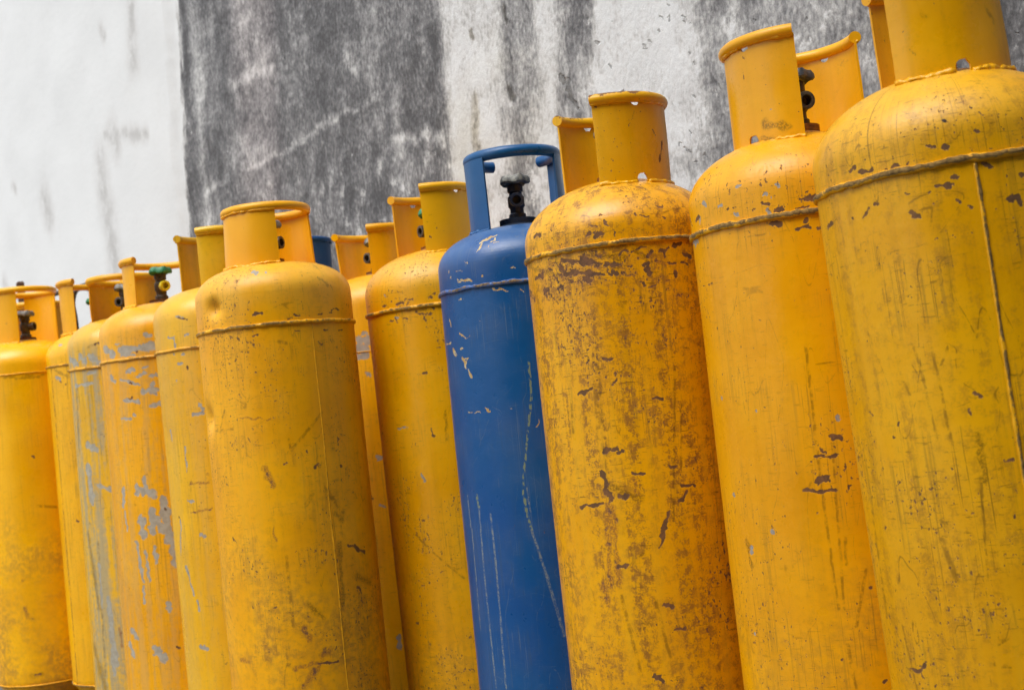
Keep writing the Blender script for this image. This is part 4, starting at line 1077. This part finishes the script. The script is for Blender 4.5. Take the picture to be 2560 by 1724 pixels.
SPEC = [
('A', 'largest yellow gas cylinder, at right edge, thick dark seam running down its front',
 dict(base=tint(.98, 1.01), stain=.35, rust=.36, speck=.65, grime=.62, scratch=.8, scuff=.6, dust=.4, topdust_sheen=.22, band=.35, lowdirt=.2), dict(grime=.45, dust=.25, base=tint(.97, 1.0))),
('B', 'bright orange-yellow gas cylinder second from right, collar gap showing a dark valve outlet',
 dict(base=tint(1.05, 1.0), rust=.12, speck=.50, grime=.45, scratch=.45, scuff=.30, dust=.20, topdust_sheen=.08, rough=.28, lowdirt=.4), dict(base=tint(1.0, 1.02), rust=.16, grime=.3)),
('C', 'yellow gas cylinder beside the blue one, brown rust blotches all below its shoulder weld',
 dict(base=tint(1.0, .98), stain=.95, rust=.34, speck=.85, grime=.6, scratch=.55, scuff=.8, dust=.45, topdust_sheen=.2, band=1.0, lowdirt=.6), dict(rust=.30, speck=.3, grime=.4, base=tint(.95, 1.03), rimwear=1.4665)),
('D', 'dark blue gas cylinder with open ring handle on two straps and grey hand wheel',
 dict(base=BLUE, rust=-.4, speck=.1, grime=.35, scratch=.45, scuff=.12, dust=.12, topdust_sheen=.42, rough=.30), dict(base=(BLUE[0] * 1.5, BLUE[1] * 1.15, BLUE[2]), rust=-.3, speck=.05, dust=.1, topdust_sheen=.0)),
('E', 'yellow gas cylinder left of the blue one, pale dusty shoulder, rust spots along weld',
 dict(base=tint(1.03, 1.0), rust=.16, speck=.7, grime=.45, scratch=.4, scuff=.5, dust=.35, topdust_sheen=.45, lowdirt=.35), dict(rust=.05, speck=.2, base=tint(.98, 1.0))),
('F', 'orange-yellow gas cylinder standing forward of the row, full ring collar and dented left shoulder',
 dict(base=tint(1.10, 1.08), stain=.14, rust=.26, speck=.7, grime=.32, scratch=.55, scuff=.45, dust=.45, topdust_sheen=.35, lowdirt=.8, rough=.36), dict(base=tint(1.04, 1.0), rust=-.2, speck=.05, grime=.12)),
('G', 'yellow gas cylinder mostly hidden in a gap between two others, grey bare patch at shoulder',
 dict(base=tint(1.0, 1.03), rust=.1, speck=.3, grime=.5, dust=.3, topdust_sheen=.2), dict(grime=.4, speck=.3)),
('H1', 'pale yellow gas cylinder with whitish chips, behind left side of the dented cylinder',
 dict(base=tint(1.0, 1.12, .006), rust=.0, speck=.35, grime=.4, scratch=.3, veil=.12, dust=.5, topdust_sheen=.35, scuff=.25), dict(base=tint(.88, 1.05, .01), grime=.6, dust=.6)),
('H2', 'orange-yellow gas cylinder with large grey peeled patches and a green hand wheel on top',
 dict(base=tint(1.04, 1.0), rust=.05, speck=.25, grime=.5, dust=.35, veil=.25, primer=.16, scuff=.3, topdust_sheen=.1, chipcol=(.40, .39, .34)), dict(grime=.4, dust=.3, rust=.25)),
('H3', 'dusty gas cylinder streaked grey and olive all down its side, full ring on collar',
 dict(base=tint(.92, 1.06, .012), rust=.1, speck=.3, grime=.8, dust=.5, veil=.8, primer=.16, topdust_sheen=.5, chipcol=(.40, .39, .33)), dict(grime=.6, rust=.30, dust=.3)),
('H4', 'yellow gas cylinder second from left edge, narrow collar strap, thin seam down its left side',
 dict(base=tint(1.0, 1.05), rust=.1, speck=.3, grime=.6, dust=.3, topdust_sheen=.1), dict(grime=.5, rust=.30)),
('I', 'smooth clean orange-yellow gas cylinder at left edge of photo, cut off by the frame',
 dict(base=tint(1.10, 1.17), rust=-.1, speck=.1, grime=.22, dust=.12, scratch=.2, scuff=.2, topdust_sheen=.0, rough=.27, lowdirt=.8), dict(base=tint(1.06, 1.08), grime=.15)),
('BL', 'blue gas cylinder in the back row, only its blue collar showing before the grey wall',
 dict(base=BLUE, rust=-.3, speck=.05, grime=.2, dust=.1, scratch=0, scuff=0), dict(base=(BLUE[0], BLUE[1] * .85, BLUE[2] * .85), rust=-.3, speck=.05)),
('K', 'yellow gas cylinder farthest back, its collar seen through and beside the leftmost collar',
 dict(rust=.1, grime=.6), dict(grime=.7, dust=.2)),
]
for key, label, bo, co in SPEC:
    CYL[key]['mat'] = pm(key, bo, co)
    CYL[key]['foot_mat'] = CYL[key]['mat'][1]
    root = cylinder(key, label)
    off = CYL[key].get('coff', 0)
    if off:
        for ch in root.children:
            if ch.name.split('.')[0] in ('collar_plate', 'carrying_ring', 'carrying_bar', 'neck', 'valve'):
                ch.location.x += off

# ------------------------------------------------------------------ small things at the left
def smooth_path(pts, n):
    out = []
    P_ = [Vector(p) for p in pts]
    for i in range(len(P_) - 1):
        p0, p1, p2, p3 = P_[max(i - 1, 0)], P_[i], P_[i + 1], P_[min(i + 2, len(P_) - 1)]
        for k in range(n):
            t = k / n
            out.append(0.5 * ((2 * p1) + (p2 - p0) * t + (2 * p0 - 5 * p1 + 4 * p2 - p3) * t * t + (3 * p1 - p0 - 3 * p2 + p3) * t ** 3))
    out.append(P_[-1])
    return out

o = link('rubber_hose', tube(smooth_path([(-1.467, 4.62, 1.462), (-1.53, 4.73, 1.484), (-1.59, 4.82, 1.490), (-1.619, 4.86, 1.452), (-1.629, 4.90, 1.396), (-1.634, 4.92, 1.314), (-1.645, 4.95, 1.20), (-1.66, 4.97, 0.8), (-1.66, 5.0, 0.3), (-1.62, 5.1, 0.012), (-1.4, 5.3, 0.012)], 10), 0.0075, 10), M['rubber'])
o['label'] = 'black rubber hose hanging down behind the far left collars against the white wall'
o['category'] = 'hose'
o = link('steel_pipe', tube([Vector((-2.02, 5.22, 1.494)), Vector((-1.70, 4.88, 1.492)), Vector((-1.42, 4.585, 1.490))], 0.0085, 10), M['rubber'])
o['label'] = 'thin dark pipe lying level across the tops of the far left collars'
o['category'] = 'pipe'
pb = bmesh.new()
hw_ = 0.014
for s_ in range(1):
    ring0 = [pb.verts.new((a * hw_, c_ * hw_, 0)) for a, c_ in ((-1, -1), (1, -1), (1, 1), (-1, 1))]
    ring1 = [pb.verts.new((a * hw_, c_ * hw_, 1.60)) for a, c_ in ((-1, -1), (1, -1), (1, 1), (-1, 1))]
    ring2 = [pb.verts.new((a * hw_ * .7, c_ * hw_ * .7, 1.606)) for a, c_ in ((-1, -1), (1, -1), (1, 1), (-1, 1))]
    for A_, B_ in ((ring0, ring1), (ring1, ring2)):
        for k in range(4):
            pb.faces.new((A_[k], A_[(k + 1) % 4], B_[(k + 1) % 4], B_[k]))
    pb.faces.new(ring2)
    pb.faces.new(list(reversed(ring0)))
bmesh.ops.recalc_face_normals(pb, faces=pb.faces)
o = link('steel_stake', pb, M['rust'], smooth=False)
o.location = (-1.925, 5.3, 0)
o.rotation_euler = (0, -0.03, 0.5)
o['label'] = 'square rusty steel stake poking up behind the leftmost ring collar'
o['category'] = 'stake'
